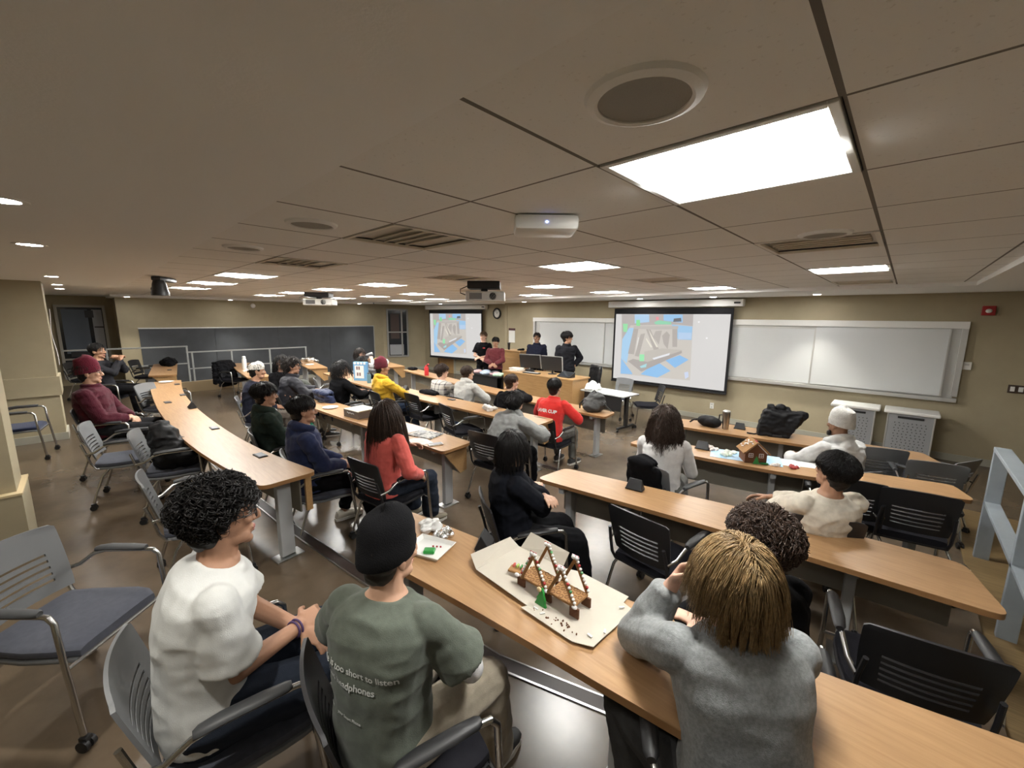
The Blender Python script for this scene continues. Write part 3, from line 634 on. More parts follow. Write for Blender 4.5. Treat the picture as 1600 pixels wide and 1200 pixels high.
def person(key, label, head, zf, deg, skin='light', S=1., lean=0., curve=.15, sidelean=0., twist=0., hy=0., hp=0., hr=0., aL='lap', aR='lap', legs='sit', kneeL=None, kneeR=None, stand=False, vox=.008, detail=0,
           shirt=(.1, .1, .1), sleeve='long', loose=.012, fold=.010, hood=None, hoodm=None, collar=None, pants=(.02, .022, .03), wide=0., shoes=(.03, .03, .03), hair=('short', 'black', {}), hat=None, seat_up=0., curlL=.5, curlR=.5, palmL=None, palmR=None,
           under=None, eyes=True, clothk=None, hipdeg=0., nose=1., rawmat=None, pts=None, hem=-.07, shoe_mat=None, pelvis=None, lining=None):
    hz = (.93*S if stand else .555+seat_up); a0, a1 = lean-curve/2, lean+curve/2
    n = 13; pos = [np.array([0, 0, hz])]; ups = []; L = .50*S
    for i in range(n):
        a = a0+(a1-a0)*i/(n-1); u = nrm((math.sin(sidelean), math.sin(a), math.cos(a))); ups.append(u)
        if i: pos.append(pos[-1]+u*L/(n-1))
    tw = lambda i: rotz(math.radians(hipdeg)*(1-i/(n-1))+math.radians(twist)*i/(n-1))
    fr = []
    for i in range(n):
        f = tw(i) @ np.array([0, 1., 0]); f = nrm(f-ups[i]*(f@ups[i])); fr.append((np.cross(f, ups[i]), f))
    at = lambda s: (lambda q: (pos[int(q)]*(1-(q-int(q)))+pos[min(int(q)+1, n-1)]*(q-int(q))) if 0 <= q <= n-1 else (pos[0]+ups[0]*s*S if q < 0 else pos[-1]+ups[-1]*(s*S-L)))(s*S/L*(n-1))
    fa = lambda s: fr[int(min(max(s*S/L*(n-1), 0), n-1))]
    Rh = rotz(math.radians(hy+twist)) @ rotx(-math.radians(hp)) @ roty(math.radians(hr))
    nb = at(.50); hup = Rh @ np.array([0, 0, 1.]); hf = Rh @ np.array([0, 1., 0])
    hc = nb+nrm(ups[-1]*.5+np.array([0, 0, .6])+hf*.18)*.052*S+hup*.095*S
    Rw = rotz(math.radians(deg))
    if pelvis is not None: ox, oy = pelvis
    else:
        w = pz(head[0], head[1], zf+hc[2]); off = Rw @ hc; ox, oy = w[0]-off[0], w[1]-off[1]
    root = empty('person', (ox, oy, zf), math.radians(deg), label, 'person')
    sk = rawmat or SKIN[skin]; b = MB()
    # trunk, neck, head
    prof = [(-.10, .150, .105), (-.04, .165, .112), (.03, .160, .108), (.12, .138, .096), (.22, .146, .102), (.32, .168, .110), (.40, .172, .100), (.455, .140, .082), (.49, .085, .064), (.52, .056, .058)]
    b.loft(erings([at(s) for s, w, d in prof], [fa(s) for s, w, d in prof], [(w*S*(.90 if s < .45 else .97), d*S*(.90 if s < .45 else .97)) for s, w, d in prof]))
    b.cap(at(.47), hc-hup*.05*S-hf*.012*S, .062*S, .056*S, 14); head_shape(b, hc, Rh, S, nose)
    # limbs
    J = {}
    for s, arm, cl, pal in ((-1, aL, curlL, palmL), (1, aR, curlR, palmR)):
        r_, f_ = fa(.43); sh = at(.425)+r_*s*.175*S; tgt, pole = ARMS[arm] if isinstance(arm, str) else arm
        T0 = tw(n-1) if not stand else np.eye(3)
        base = np.array([0, 0, hz]); W = base+T0 @ np.array([tgt[0]*s, tgt[1], tgt[2]]); pl = T0 @ np.array([pole[0]*s, pole[1], pole[2]])
        el, wr = ik(sh, W, .285*S, .255*S, pl); J[s] = (sh, el, wr)
        b.cap(sh, el, .043*S, .038*S); b.cap(el, wr, .039*S, .0265*S)
        d = nrm(wr-el); pn = pal if pal is not None else (-s*.7, .1, -.7)
        if callable(pn) is False and isinstance(pn, tuple) and len(pn) == 2: d, pn = nrm(pn[0]), pn[1]
        hand(b, wr, d, np.asarray(pn, float), s, S*1.02, cl, thin=1.0 if detail else 1.15)
    H = {}
    for s, kn in ((-1, kneeL), (1, kneeR)):
        hp_ = np.array([0, 0, hz-.01])+tw(0) @ np.array([s*.092*S, 0, 0])
        if stand: ank = np.array([s*.11*S, -.01+(.03 if s > 0 else 0), .085]); pole = (0, 1, 0)
        elif kn is not None: ank, pole = np.array([kn[0]*s, kn[1], kn[2]]), (kn[3]*s, kn[4], kn[5])
        else: ank, pole = np.array([s*.13, .46*S, .09]), (s*.12, .5, 1)
        T0 = tw(0); ank = T0 @ ank; pole = T0 @ np.array(pole, float)
        kn_, ank = ik(hp_, ank, .43*S, .42*S, pole); H[s] = (hp_, kn_, ank)
        b.cap(hp_, kn_, .080*S, .052*S); b.cap(kn_, ank, .052*S, .034*S)
        ft = nrm(np.array([kn_[0]-hp_[0], kn_[1]-hp_[1], 0])+np.array([0, .05, 0])) if not stand else nrm((s*.2, 1, 0)); b.cap(ank-np.array([0, 0, .03]), ank+ft*.14*S-np.array([0, 0, .055]), .035*S, .024*S)
        H[s] += (ft,)
    me = remesh(b, vox, 2 if vox < .006 else 1, name='body'); body = link('body', me, sk, root)
    # clothes
    shm = shirt if hasattr(shirt, 'node_tree') else cloth('cloth_%02x%02x%02x' % tuple(int(255*min(1, c)) for c in shirt), shirt, **(clothk or {}))
    pm = pants if hasattr(pants, 'node_tree') else cloth('cloth_%02x%02x%02x' % tuple(int(255*min(1, c)) for c in pants), pants)
    b = MB(); o = loose; cv = max(vox, .0065)
    sp = [(hem, .172, .122), (.0, .170, .122), (.06, .162, .118), (.14, .154, .112), (.24, .158, .116), (.33, .176, .120), (.40, .182, .112), (.445, .158, .096), (.478, .104, .078), (.497, .076, .066)]
    b.loft(erings([at(s) for s, w, d in sp], [fa(s) for s, w, d in sp], [(w*S+o*.7, d*S+o) for s, w, d in sp[:-2]]+[(w*S+o*.3, d*S+o*.3) for s, w, d in sp[-2:]]))
    for s in (-1, 1):
        sh, el, wr = J[s]; r_, f_ = fa(.4); b.cap(sh-r_*s*.075*S, sh-r_*s*.01, .040*S+o*.4, .052*S+o*.5); b.cap(sh-r_*s*.01, sh+(el-sh)*.3, .052*S+o*.5, .056*S+o*.5)
        if sleeve == 'short': b.tube([sh+(el-sh)*.06, sh+(el-sh)*.3, sh+(el-sh)*.66, sh+(el-sh)*.74], [.046*S+o*.4, .057*S+o*.6, .062*S+o*1.1, .063*S+o*1.3], 16)
        elif sleeve == 'long':
            b.cap(sh, el, .056*S+o*.6, .049*S+o*.7); e2 = el+(wr-el)*.93; b.cap(el, el+(wr-el)*.5, .049*S+o*.7, .043*S+o*.7); b.tube([el, el+(e2-el)*.5, e2-(wr-el)*.05, e2], [.046*S+o*.7, .042*S+o*.8, .036*S+o*.6, .033*S+o*.3], 14)
    if hood:
        hm = []; r_, f_ = fa(.49); C = at(.492)
        for k in np.linspace(-2.25, 2.25, 15): hm.append(C+r_*math.sin(k)*.088*S-f_*(math.cos(k)*.088*S-.012)+ups[-1]*(.012+.018*math.cos(k))*S)
        b.tube(hm, [.018+.026*(.5+.5*math.cos(k*.9)) for k in np.linspace(-2.25, 2.25, 15)], 12)
        b.ell(C-f_*.098*S-ups[-1]*.055*S, (.082*S, .038*S, .085*S), np.stack([r_, f_, ups[-1]], 1))
    if collar:
        r_, f_ = fa(.49); C = at(.50); b.tube([C+r_*math.sin(k)*.068*S-f_*(math.cos(k)*.066*S-.004)+ups[-1]*.012*S for k in np.linspace(0, 2*PI, 18, endpoint=False)], .017*collar, 8, close=True)
    me = remesh(b, cv, 7 if detail else 3, fold, 8.5, len(PEOPLE)+3, 'top'); link('top', me, shm, root)
    if lining is not None:
        r_, f_ = fa(.49); C = at(.495); bl = MB(); bl.tube([C+r_*math.sin(k)*.074*S-f_*(math.cos(k)*.072*S-.012)+ups[-1]*(.020+.012*math.cos(k))*S for k in np.linspace(-2.6, 2.6, 16)], .020, 8); bl.build('hood_lining', lining, root)
    if under is not None:   # a long pale sleeve below a short one
        for s in (-1, 1):
            b = MB(); sh, el, wr = J[s]; b.cap(sh+(el-sh)*.5, el, .052*S, .047*S); b.tube([el, el+(wr-el)*.5, wr], [.047*S, .043*S, .034*S], 14)
            link('undersleeve', remesh(b, cv, 2, .006, 9, 5, 'undersleeve'), cloth('cloth_under', under), root)
    b = MB(); po = .010+wide*.5
    pp = [(-.115, .150, .11), (-.05, .172, .122), (.02, .166, .118), (.06, .158, .113)]
    b.loft(erings([at(s) for s, w, d in pp], [fa(s) for s, w, d in pp], [(w*S+.006, d*S+.006) for s, w, d in pp]))
    for s in (-1, 1):
        hp_, kn_, ank, ft = H[s]; b.cap(hp_, kn_, .088*S+po, .060*S+po); e = ank+(kn_-ank)*.06; b.cap(kn_, kn_+(e-kn_)*.4, .060*S+po, .058*S+po+wide*.3); b.tube([kn_, kn_+(e-kn_)*.5, e+(kn_-e)*.05, e], [.060*S+po, .056*S+po+wide*.5, .048*S+po+wide, .046*S+po*.8+wide], 16)
    link('trousers', remesh(b, cv, 2, fold*.9, 9, len(PEOPLE)+31, 'trousers'), pm, root)
    smt = shoe_mat or cm('shoe_%02x%02x%02x' % tuple(int(255*min(1, c)) for c in shoes), shoes, rough=.55, bump=.1, bscale=200)
    for s in (-1, 1):
        hp_, kn_, ank, ft = H[s]; x = np.cross(ft, (0, 0, 1.)); g = ank-np.array([0, 0, .085]); b = MB(); rg = []
        for u, w, h in ((-.085, .022, .055), (-.07, .036, .085), (-.02, .04, .10), (.04, .042, .085), (.10, .047, .062), (.15, .044, .05), (.185, .026, .036)):
            t = np.linspace(0, 2*PI, 14, endpoint=False); rg.append(g+ft*u*S+np.outer(np.cos(t)*w*S, x)+np.outer((np.sin(t)*.5+.5)*h+.012, (0, 0, 1.)))
        so = b.loft(rg).build('shoe', smt, root)
        P = [g+ft*u*S+x*w*S for u, w in ((-.09, -.025), (-.03, -.04), (.1, -.048), (.17, -.036), (.195, 0), (.17, .036), (.1, .048), (-.03, .04), (-.09, .025))]
        MB().prism([(q[0], q[1]) for q in P], g[2], g[2]+.024).build('sole', M_SOLE, so, False)
    # face
    if eyes:
        X = lambda v: hc+Rh @ (np.asarray(v, float)*S)
        for s in (-1, 1):
            e = MB().ell(X((s*.031, .0755, .008)), np.array((.0125, .0095, .0075))*S, Rh, 12, 8).build('eye', M_EYE, root); MB().ell(X((s*.031, .0822, .008)), np.array((.0058, .0035, .0060))*S, Rh, 10, 6).build('iris', M_IRIS, e)
            MB().tube([X((s*.014, .087, .027)), X((s*.032, .085, .032)), X((s*.050, .072, .027))], [.003*S, .0042*S, .0022*S], 6).build('eyebrow', HAIRM.get(hair[1] if hair else 'black', HAIRM['black']), root)
        b = MB(); b.ell(X((0, .0845, -.058)), np.array((.021, .0105, .0055))*S, Rh, 12, 6); b.ell(X((0, .082, -.068)), np.array((.019, .0105, .006))*S, Rh, 12, 6); b.build('lips', M_LIP, root)
    if hair: 
        kd, colr, hk = hair; hk = dict(hk); n_ = hk.pop('n', 260); hk.setdefault('length', .07)
        hair_obj(hc, Rh, S, root, HAIRM[colr], kd, n_, len(PEOPLE)+7, max(vox, .006), **hk)
    PEOPLE[key] = dict(root=root, hc=hc, R=Rh, J=J, H=H, at=at, fa=fa, S=S, pos=(ox, oy, zf), deg=deg, hz=hz, ups=ups, body=body)
    return PEOPLE[key]
def hatX(p): return lambda v: p['hc']+p['R'] @ (np.asarray(v, float)*p['S'])
def beanie(p, m, name='beanie', tall=1., low=.0, fold=True, slouch=0.):
    X = hatX(p); R = p['R']; S = p['S']; rings = []; t = np.linspace(0, 2*PI, 28, endpoint=False)
    A = [(-.028+low, 1.03, 0), (-.02+low, 1.06, 0), (.02+low, 1.07, 0), (.028+low, 1.035, 0), (.06, 1.02, -.2), (.095, .93, -.5), (.116*tall, .78, -.8-slouch), (.131*tall, .55, -1-slouch), (.139*tall, .28, -1.1-slouch), (.141*tall, .05, -1.1-slouch)]
    for z, q, sh in A: rings.append(np.array([X((.083*q*math.cos(k), -.016+.102*q*math.sin(k)+sh*.012, z+.03+.016*math.sin(k))) for k in t]))
    o = MB().loft(rings).build(name, m, p['root'], True, subsurf=0); return o
def backcap(p, m):
    X = hatX(p); S = p['S']; t = np.linspace(0, 2*PI, 26, endpoint=False); rings = []
    for z, q in ((.03, 1.04), (.07, 1.03), (.105, .88), (.13, .6), (.142, .2)): rings.append(np.array([X((.083*q*math.cos(k), -.016+.102*q*math.sin(k), z+.012*math.sin(k))) for k in t]))
    o = MB().loft(rings).build('baseball_cap', m, p['root'])
    P = [[X((u*.06, -.105-v*.075*(1-.35*u*u), .032-v*.03-.012*u*u)) for u in np.linspace(-1, 1, 9)] for v in np.linspace(0, 1, 5)]
    MB().grid(P).build('cap_brim', m, o, True, solid=.004); return o
def glasses(p, m):
    X = hatX(p); b = MB()
    for s in (-1, 1):
        b.tube([X((s*(.032+.024*math.cos(t)), .096, .006+.019*math.sin(t))) for t in np.linspace(0, 2*PI, 16, endpoint=False)], .0018, 6, close=True)
        b.tube([X((s*.056, .094, .012)), X((s*.074, .06, .012)), X((s*.077, -.005, .008)), X((s*.074, -.025, -.012))], .0018, 6)
    b.tube([X((-.009, .098, .01)), X((0, .1, .013)), X((.009, .098, .01))], .0018, 6); return b.build('glasses', m, p['root'])
# ---------------------------------------------------------------- the people, nearest first
M_DENIM = cloth('dark_denim', (.022, .028, .042)); M_BLUEJ = cloth('blue_denim', (.045, .07, .13)); M_KHAKI = cloth('khaki_cotton', (.30, .26, .20)); M_BLACKC = cloth('black_cotton', (.0045, .0045, .0055))
M_GREYM = cloth('grey_marl', (.225, .235, .235), var=.22, vscale=90); M_WTEE = cloth('white_cotton', (.58, .59, .575), var=.03)
def sitter(key, label, head, zf, deg, ch='K', arms=True, chl=None, chdeg=None, **k):
    p = person(key, label, head, zf, deg, **k); x, y, z = p['pos']; a = math.radians(deg if chdeg is None else chdeg)
    if ch: p['chair'] = chair(x-math.sin(a)*.075, y+math.cos(a)*.075, zf, deg if chdeg is None else chdeg, chl or 'chair of the '+label.split(' ', 1)[1], ch, arms)
    return p
sitter('P1', 'person in white t-shirt with curly black hair and glasses, hands clasped in lap', (346, 808), Z0, -8, 'G', chl='grey armchair under the person in the white t-shirt', skin='tan', S=1.06, lean=.14, curve=.45, hy=2, seat_up=.02, vox=.0055, detail=1,
       aL=((-.01, .33, .10), (.8, -.5, .0)), aR=((.0, .32, .12), (.55, -1., -.3)), curlL=.9, curlR=1.0, palmL=(.5, .2, -.8), palmR=(-.6, .2, -.75), shirt=M_WTEE, sleeve='short', loose=.022, fold=.0065, pants=M_DENIM, wide=.02,
       hair=('curly', 'black', dict(n=1100, length=.075, seg=13, r=.0027, amp=.011, freq=150, lift=.020, rad=(.085, .100, .098), vol=1.04, low=-.9, hug=1, face=.3)))
sitter('P2', 'person in dark green t-shirt over white sleeves and black beanie, seen from behind', (610, 862), Z0, 30, 'K', chl='black armchair under the person in the green t-shirt', chdeg=-14, skin='light', S=.96, lean=.10, curve=.35, hy=-28, hp=4, hipdeg=-22, vox=.0055, detail=1,
       aL=((.12, .32, .10), (.9, -.3, -.2)), aR=((.16, .30, .06), (.9, -.5, -.2)), shirt=cloth('moss_green_cotton', (.105, .120, .098)), sleeve='short', loose=.026, fold=.008, under=(.62, .62, .62), pants=M_KHAKI, wide=.025,
       hair=('straight', 'dark', dict(n=0)))
sitter('P3', 'blond person in grey long-sleeved top leaning on the desk, chin on hand', (1145, 905), Z0, 40, 'K', chl='black armchair hidden behind the blond person in grey', chdeg=30, skin='fair', S=.98, lean=.30, curve=.30, hy=14, hp=3, vox=.0055, detail=1,
       aL=((.13, .33, .47), (.5, .1, -1)), aR=((.02, .40, .26), (1, .0, -.5)), curlL=1.1, palmL=(.5, -.5, .2), shirt=M_GREYM, sleeve='long', loose=.030, fold=.006, pants=cloth('charcoal_trousers', (.045, .045, .045)), wide=.03,
       kneeL=(.16, .34, .09, .5, .6, 1),
       hair=('wavy', 'blond', dict(n=4200, length=.165, seg=14, side=.08, r=.0013, amp=.004, freq=30, lift=.022, low=-.80, part=.5, rad=(.084, .103, .096), vol=1.0, face=.3, crown=(.15, -.2, .95), clump=14, cl=.8, rough=.0007, back=-.075)))
sitter('P4', 'person with curly brown hair in black, half hidden behind the blond person', (1188, 850), Z1, 40, 'K', chl='black chair of the curly brown haired person in black', chdeg=14, skin='fair', S=1.0, lean=.05, curve=.3, hy=-10, twist=20, vox=.007, aL=((.24, .36, .06), (.9, -.5, 0)), aR='lap', kneeL=(.42, .30, .09, .9, .4, 1), shirt=M_BLACKC, pants=M_BLACKC,
       hair=('curly', 'brown', dict(n=1600, length=.11, seg=12, r=.0020, amp=.011, freq=130, lift=.03, rad=(.092, .110, .102), vol=1.08, low=-.8, hug=1)))
sitter('P5', 'person in black with chin-length black bob and folded arms at the aisle', (803, 700), Z1, -32, 'K', chl='black armchair of the bob haired person in black', skin='light', S=.98, lean=-.05, curve=.35, hy=18, hp=4, vox=.007, aL=((-.10, .20, .29), (.9, .3, -.6)), aR=((-.12, .23, .25), (.9, .3, -.6)),
       shirt=cloth('black_jacket', (.007, .008, .012)), loose=.026, collar=1.2, pants=M_BLACKC, wide=.05, kneeL=(.10, .50, .09, .1, .5, 1), shoes=(.3, .3, .3),
       hair=('straight', 'black', dict(n=1500, length=.17, r=.0019, low=-.5, lift=.008, rad=(.083, .099, .093), vol=1.0, clump=10, cl=.6)))
sitter('P6', 'person with long wavy brown hair in white long-sleeved top, seen from behind', (1040, 657), Z1, 20, 'G', chl='dark grey chair under the person with long wavy hair', chdeg=-14, skin='light', S=.98, lean=.16, curve=.3, hy=6, hp=5, vox=.007, aL=((.10, .40, .24), (.35, -.3, -1)), aR=((.18, .36, .22), (.4, -.3, -1)), shirt=cloth('white_rib_knit', (.62, .61, .60), var=.05), loose=.008, fold=.006, hem=.03,
       pants=cloth('grey_sweatpants', (.10, .10, .09), var=.3), wide=.04, hair=('wavy', 'brown', dict(n=1600, length=.35, seg=16, r=.0024, amp=.011, freq=60, lift=.024, back=-.085, low=-.6, rad=(.088, .104, .096), vol=1.04, clump=14, cl=.7, rough=.0006)))
sitter('P7', 'person in cream sweater with short black hair, arms crossed, seen from behind', (1303, 738), Z1, 38, 'K', chdeg=24, chl='black chair behind the person in the cream sweater', skin='tan', S=1.0, lean=-.30, curve=.40, hy=12, hp=-6, twist=10, seat_up=-.05, vox=.007, aL=((-.02, .26, .24), (.9, .2, -.4)), aR=((-.10, .28, .26), (.9, .1, -.4)), shirt=cloth('cream_fleece', (.60, .55, .46)), loose=.024, fold=.012, pants=M_BLACKC,
       hair=('wavy', 'black', dict(hug=1, rough=.0009, n=3600, length=.075, r=0.0015, amp=.006, freq=90, lift=.012, rad=(.087, .106, .098), vol=1.05, low=-.8, side=-.3)))
p = sitter('P8', 'bearded person in pale grey beanie and light hoodie, looking left', (1312, 664), Z2, 52, 'G', chl='dark grey chair behind the person in the pale beanie', skin='brown', S=1.03, lean=.10, curve=.3, hy=8, vox=.007, aL='desk', aR='desk', shirt=cloth('pale_grey_fleece', (.50, .50, .49)), loose=.026, fold=.012, hood=True, pants=M_BLACKC, hair=None)
beanie(p, cloth('pale_grey_knit', (.50, .49, .46), bump=.6, bscale=160), slouch=.5, tall=1.05)
b = MB(); X = hatX(p)
for a in np.linspace(-1.25, 1.25, 9): b.ell(X((.060*math.sin(a), .028+.045*math.cos(a), -.075-.018*math.cos(a))), np.array((.016, .016, .026))*1.03, p['R'], 10, 8)
link('beard', remesh(b, .006, 2, .004, 40, 3, 'beard'), HAIRM['black'], p['root'])
sitter('P9', 'person with long straight brown hair in coral sweater, seen from behind', (605, 647), Z1, 8, 'K', chl='black slotted chair under the person in the coral sweater', skin='light', S=1.02, lean=.12, curve=.25, hy=4, vox=.007, aL='desk', aR=((.26, .22, .08), (.8, -.8, -.2)), shirt=cloth('coral_knit', (.62, .12, .10), var=.06), loose=.022, fold=.010, pants=M_DENIM, wide=.015, shoes=(.25, .22, .16),
       hair=('straight', 'brown', dict(n=1500, length=.48, seg=12, r=.0022, lift=.012, back=-.085, low=-.6, clump=12, cl=.5)))
sitter('P10', 'person in navy hooded sweatshirt with green inner hood and white sneaker, hands in lap', (474, 642), Z1, -12, 'G', chl='pale grey chair of the person in the navy hooded sweatshirt', skin='tan', S=1.04, lean=-.08, curve=.3, hy=-6, vox=.007, aL='lap', aR='lap', shirt=cloth('navy_fleece', (.022, .030, .075)), loose=.026, fold=.012, hood=True, lining=cloth('green_lining', (.03, .22, .12)), pants=M_BLACKC, kneeL=(.14, .30, .09, .2, .5, 1), kneeR=(.16, .52, .09, .1, .5, 1), shoes=(.60, .56, .48),
       hair=('straight', 'black', dict(hug=1, rough=.0009, n=840, length=.07, r=0.0020, lift=.014, low=-.25)))
sitter('P11', 'person in dark green hooded sweatshirt with thick black hair, behind the navy one', (415, 618), Z1, -10, 'K', chl='black chair of the person in the dark green sweatshirt', skin='tan', S=1.04, lean=-.12, curve=.3, hy=-4, vox=.008, aL='lap', aR='lap', shirt=cloth('bottle_green_fleece', (.020, .030, .024)), loose=.028, fold=.012, hood=True, pants=M_BLACKC,
       hair=('straight', 'black', dict(hug=1, rough=.0009, n=840, length=.09, r=0.0021, lift=.025, vol=1.05, fringe=True)))
sitter('P12', 'person in grey hooded sweatshirt slumped forward on the desk end, black hair', (805, 630), Z1, -6, 'K', chl='black armchair of the slumped person in grey hooded sweatshirt', chdeg=6, skin='light', S=1.02, lean=.62, curve=.35, hy=20, hp=-18, vox=.008, aL='desk', aR=((.20, .52, .24), (.9, -.2, -.2)), shirt=cloth('grey_fleece', (.22, .225, .22)), loose=.03, fold=.014, hood=True, pants=M_BLACKC, shoes=(.3, .3, .3),
       hair=('straight', 'black', dict(hug=1, rough=.0009, n=840, length=.10, r=0.0021, lift=.03, vol=1.06)))
sitter('P13', 'person in red jersey with white lettering on the back and black hair', (867, 606), Z2, 6, 'K', chl='black chair behind the person in the red jersey', skin='light', S=1.05, lean=.22, curve=.2, hy=0, vox=.008, aL='desk', aR='desk', shirt=cloth('red_jersey', (.62, .035, .03), var=.05), loose=.026, fold=.008, collar=1., pants=cloth('grey_track_pants', (.12, .12, .11)),
       hair=('straight', 'black', dict(hug=1, rough=.0009, n=600, length=.07, r=0.0021, lift=.014)))
sitter('P14', 'person in black top with short brown hair, hand held to face', (800, 598), Z2, 10, 'K', chl='black chair behind the person in black with hand to face', skin='fair', S=1.02, lean=.25, curve=.25, hy=-30, vox=.008, aL='desk', aR=((.0, .24, .50), (.9, .2, -.6)), shirt=M_BLACKC, loose=.024, pants=M_BLACKC, hair=('straight', 'brown', dict(hug=1, rough=.0009, n=600, length=.06, r=0.0021)))
sitter('P15', 'person in light grey hooded top with brown hair beside the plaid shirt', (731, 584), Z2, 6, 'K', chl='black chair behind the person in the light grey hooded top', skin='light', S=1.05, lean=.20, curve=.35, hy=-18, vox=.009, aL='desk', aR='desk', shirt=cloth('ash_fleece', (.42, .42, .40)), loose=.03, fold=.012, hood=True, pants=M_BLACKC, hair=('straight', 'brown', dict(hug=1, rough=.0009, n=600, length=.07, r=0.0022)))
def plaid():
    m = mat('plaid_flannel', (.48, .46, .42), rough=.9); nt = m.node_tree; N = nt.nodes; L = nt.links; b = N['Principled BSDF']
    tc = N.new('ShaderNodeTexCoord'); sx = N.new('ShaderNodeSeparateXYZ'); L.new(tc.outputs['Object'], sx.inputs[0]); o = []
    for ax in (0, 2):
        a = N.new('ShaderNodeMath'); a.operation = 'MULTIPLY'; a.inputs[1].default_value = 11; L.new(sx.outputs[ax], a.inputs[0])
        f = N.new('ShaderNodeMath'); f.operation = 'FRACT'; L.new(a.outputs[0], f.inputs[0]); g = N.new('ShaderNodeMath'); g.operation = 'LESS_THAN'; g.inputs[1].default_value = .24; L.new(f.outputs[0], g.inputs[0]); o.append(g.outputs[0])
    ad = N.new('ShaderNodeMath'); ad.operation = 'ADD'; L.new(o[0], ad.inputs[0]); L.new(o[1], ad.inputs[1]); hf = N.new('ShaderNodeMath'); hf.operation = 'MULTIPLY'; hf.inputs[1].default_value = .5; L.new(ad.outputs[0], hf.inputs[0])
    r = N.new('ShaderNodeValToRGB'); r.color_ramp.elements[0].color = (.52, .50, .46, 1); r.color_ramp.elements[1].color = (.05, .045, .06, 1); L.new(hf.outputs[0], r.inputs[0]); L.new(r.outputs[0], b.inputs['Base Color']); return m
sitter('P16', 'person in black and white plaid shirt with tousled brown hair', (691, 581), Z2, 2, 'K', chl='black chair behind the person in the plaid shirt, dark jacket on it', skin='fair', S=1.03, lean=.05, curve=.35, hy=-22, vox=.009, aL='lap', aR='desk', shirt=plaid(), loose=.024, pants=M_BLUEJ, hair=('wavy', 'brown', dict(hug=1, rough=.0009, n=640, length=.10, r=0.0024, lift=.025, vol=1.05)))
p = sitter('P17', 'person in yellow hooded top and maroon knit hat, leaning back', (597, 575), Z1, -6, None, skin='tan', S=1.05, lean=-.12, curve=.3, hy=-20, vox=.009, aL='lap', aR=((.14, .40, .12), (.9, -.4, 0)), shirt=cloth('mustard_fleece', (.60, .36, .03)), loose=.03, fold=.012, hood=True, pants=M_BLUEJ, hair=('straight', 'black', dict(n=60, length=.05)))
beanie(p, cloth('maroon_knit', (.09, .012, .02)), tall=1.1, slouch=.8)
sitter('P18', 'person with wavy black hair in black sweater, navy quilted coat on chair back', (534, 577), Z1, 2, 'K', chl='black chair wearing the navy quilted coat', skin='light', S=1.03, lean=.10, curve=.3, hy=-28, vox=.009, aL='desk', aR='desk', shirt=M_BLACKC, loose=.026, pants=cloth('grey_jeans', (.20, .20, .21)), hair=('wavy', 'black', dict(n=380, length=.22, r=.0035, lift=.025, vol=1.05)))
sitter('P19', 'person drinking from a bottle in grey and black top by the grey board', (563, 553), Z2, -22, 'K', chl='dark chair of the person drinking from a bottle', skin='fair', S=1.1, lean=.0, curve=.3, hy=-18, hp=-8, vox=.010, aL='desk', aR=((.04, .27, .56), (.9, .4, -.6)), shirt=cloth('pale_marl', (.36, .35, .35)), pants=M_BLACKC, hair=('straight', 'dark', dict(n=200, length=.16, r=.004)))
sitter('P20', 'person with smooth black hair seated just in front of the drinking person', (566, 566), Z2, -40, None, skin='tan', S=1.0, lean=.1, curve=.3, hy=-20, vox=.010, aL='desk', aR='desk', shirt=M_BLACKC, pants=M_BLACKC, hair=('straight', 'black', dict(n=200, length=.20, r=.004)))
p = sitter('P21', 'person in white backward cap and navy jacket with colourful patches', (402, 580), Z1, -14, 'G', chl='light grey chair of the person in the white cap', skin='tan', S=1.06, lean=.10, curve=.35, hy=-4, hp=6, vox=.009, aL='desk', aR='lap', shirt=cloth('navy_varsity', (.020, .022, .036)), loose=.03, fold=.010, pants=cloth('taupe_chinos', (.12, .10, .085)), hair=('straight', 'black', dict(n=80, length=.04)))
backcap(p, cloth('white_cap_cotton', (.62, .60, .55)))
sitter('P22', 'smiling person with long dark hair turned back towards the neighbour', (440, 567), Z1, -72, None, skin='tan', S=1.05, lean=.02, curve=.2, hy=-25, vox=.010, aL='lap', aR='lap', shirt=M_BLACKC, pants=M_BLACKC, hair=('wavy', 'black', dict(n=260, length=.28, r=.004, lift=.02)))
sitter('P23', 'person in black quilted jacket with dark woolly hair next to the smiling one', (457, 573), Z1, -12, None, skin='tan', S=1.08, lean=.05, curve=.35, hy=-25, vox=.010, aL='desk', aR='desk', shirt=cloth('black_puffer', (.030, .030, .036), rough=.5), loose=.045, fold=.016, collar=1.6, pants=cloth('cream_chinos', (.40, .36, .28)), hair=('curly', 'dark', dict(n=300, length=.08, r=.004, lift=.03, vol=1.1)))
p = sitter('P24', 'person in maroon knitted sweater and maroon beanie with glasses, hands folded', (140, 583), Z0, -20, 'G', chl='pale grey armchair of the person in the maroon sweater', skin='light', S=1.1, lean=-.16, curve=.4, hy=4, vox=.008, aL='clasp', aR='clasp', curlL=.8, curlR=.8, shirt=cloth('maroon_knit_sweater', (.075, .012, .022), bump=.6, bscale=120), loose=.03, fold=.012, collar=1., pants=cloth('charcoal_jeans', (.02, .02, .022)), hair=('straight', 'black', dict(n=120, length=.05)))
beanie(p, cloth('crimson_knit', (.13, .015, .03), bump=.6, bscale=120), tall=1.15, slouch=1.); glasses(p, M_BLACK)
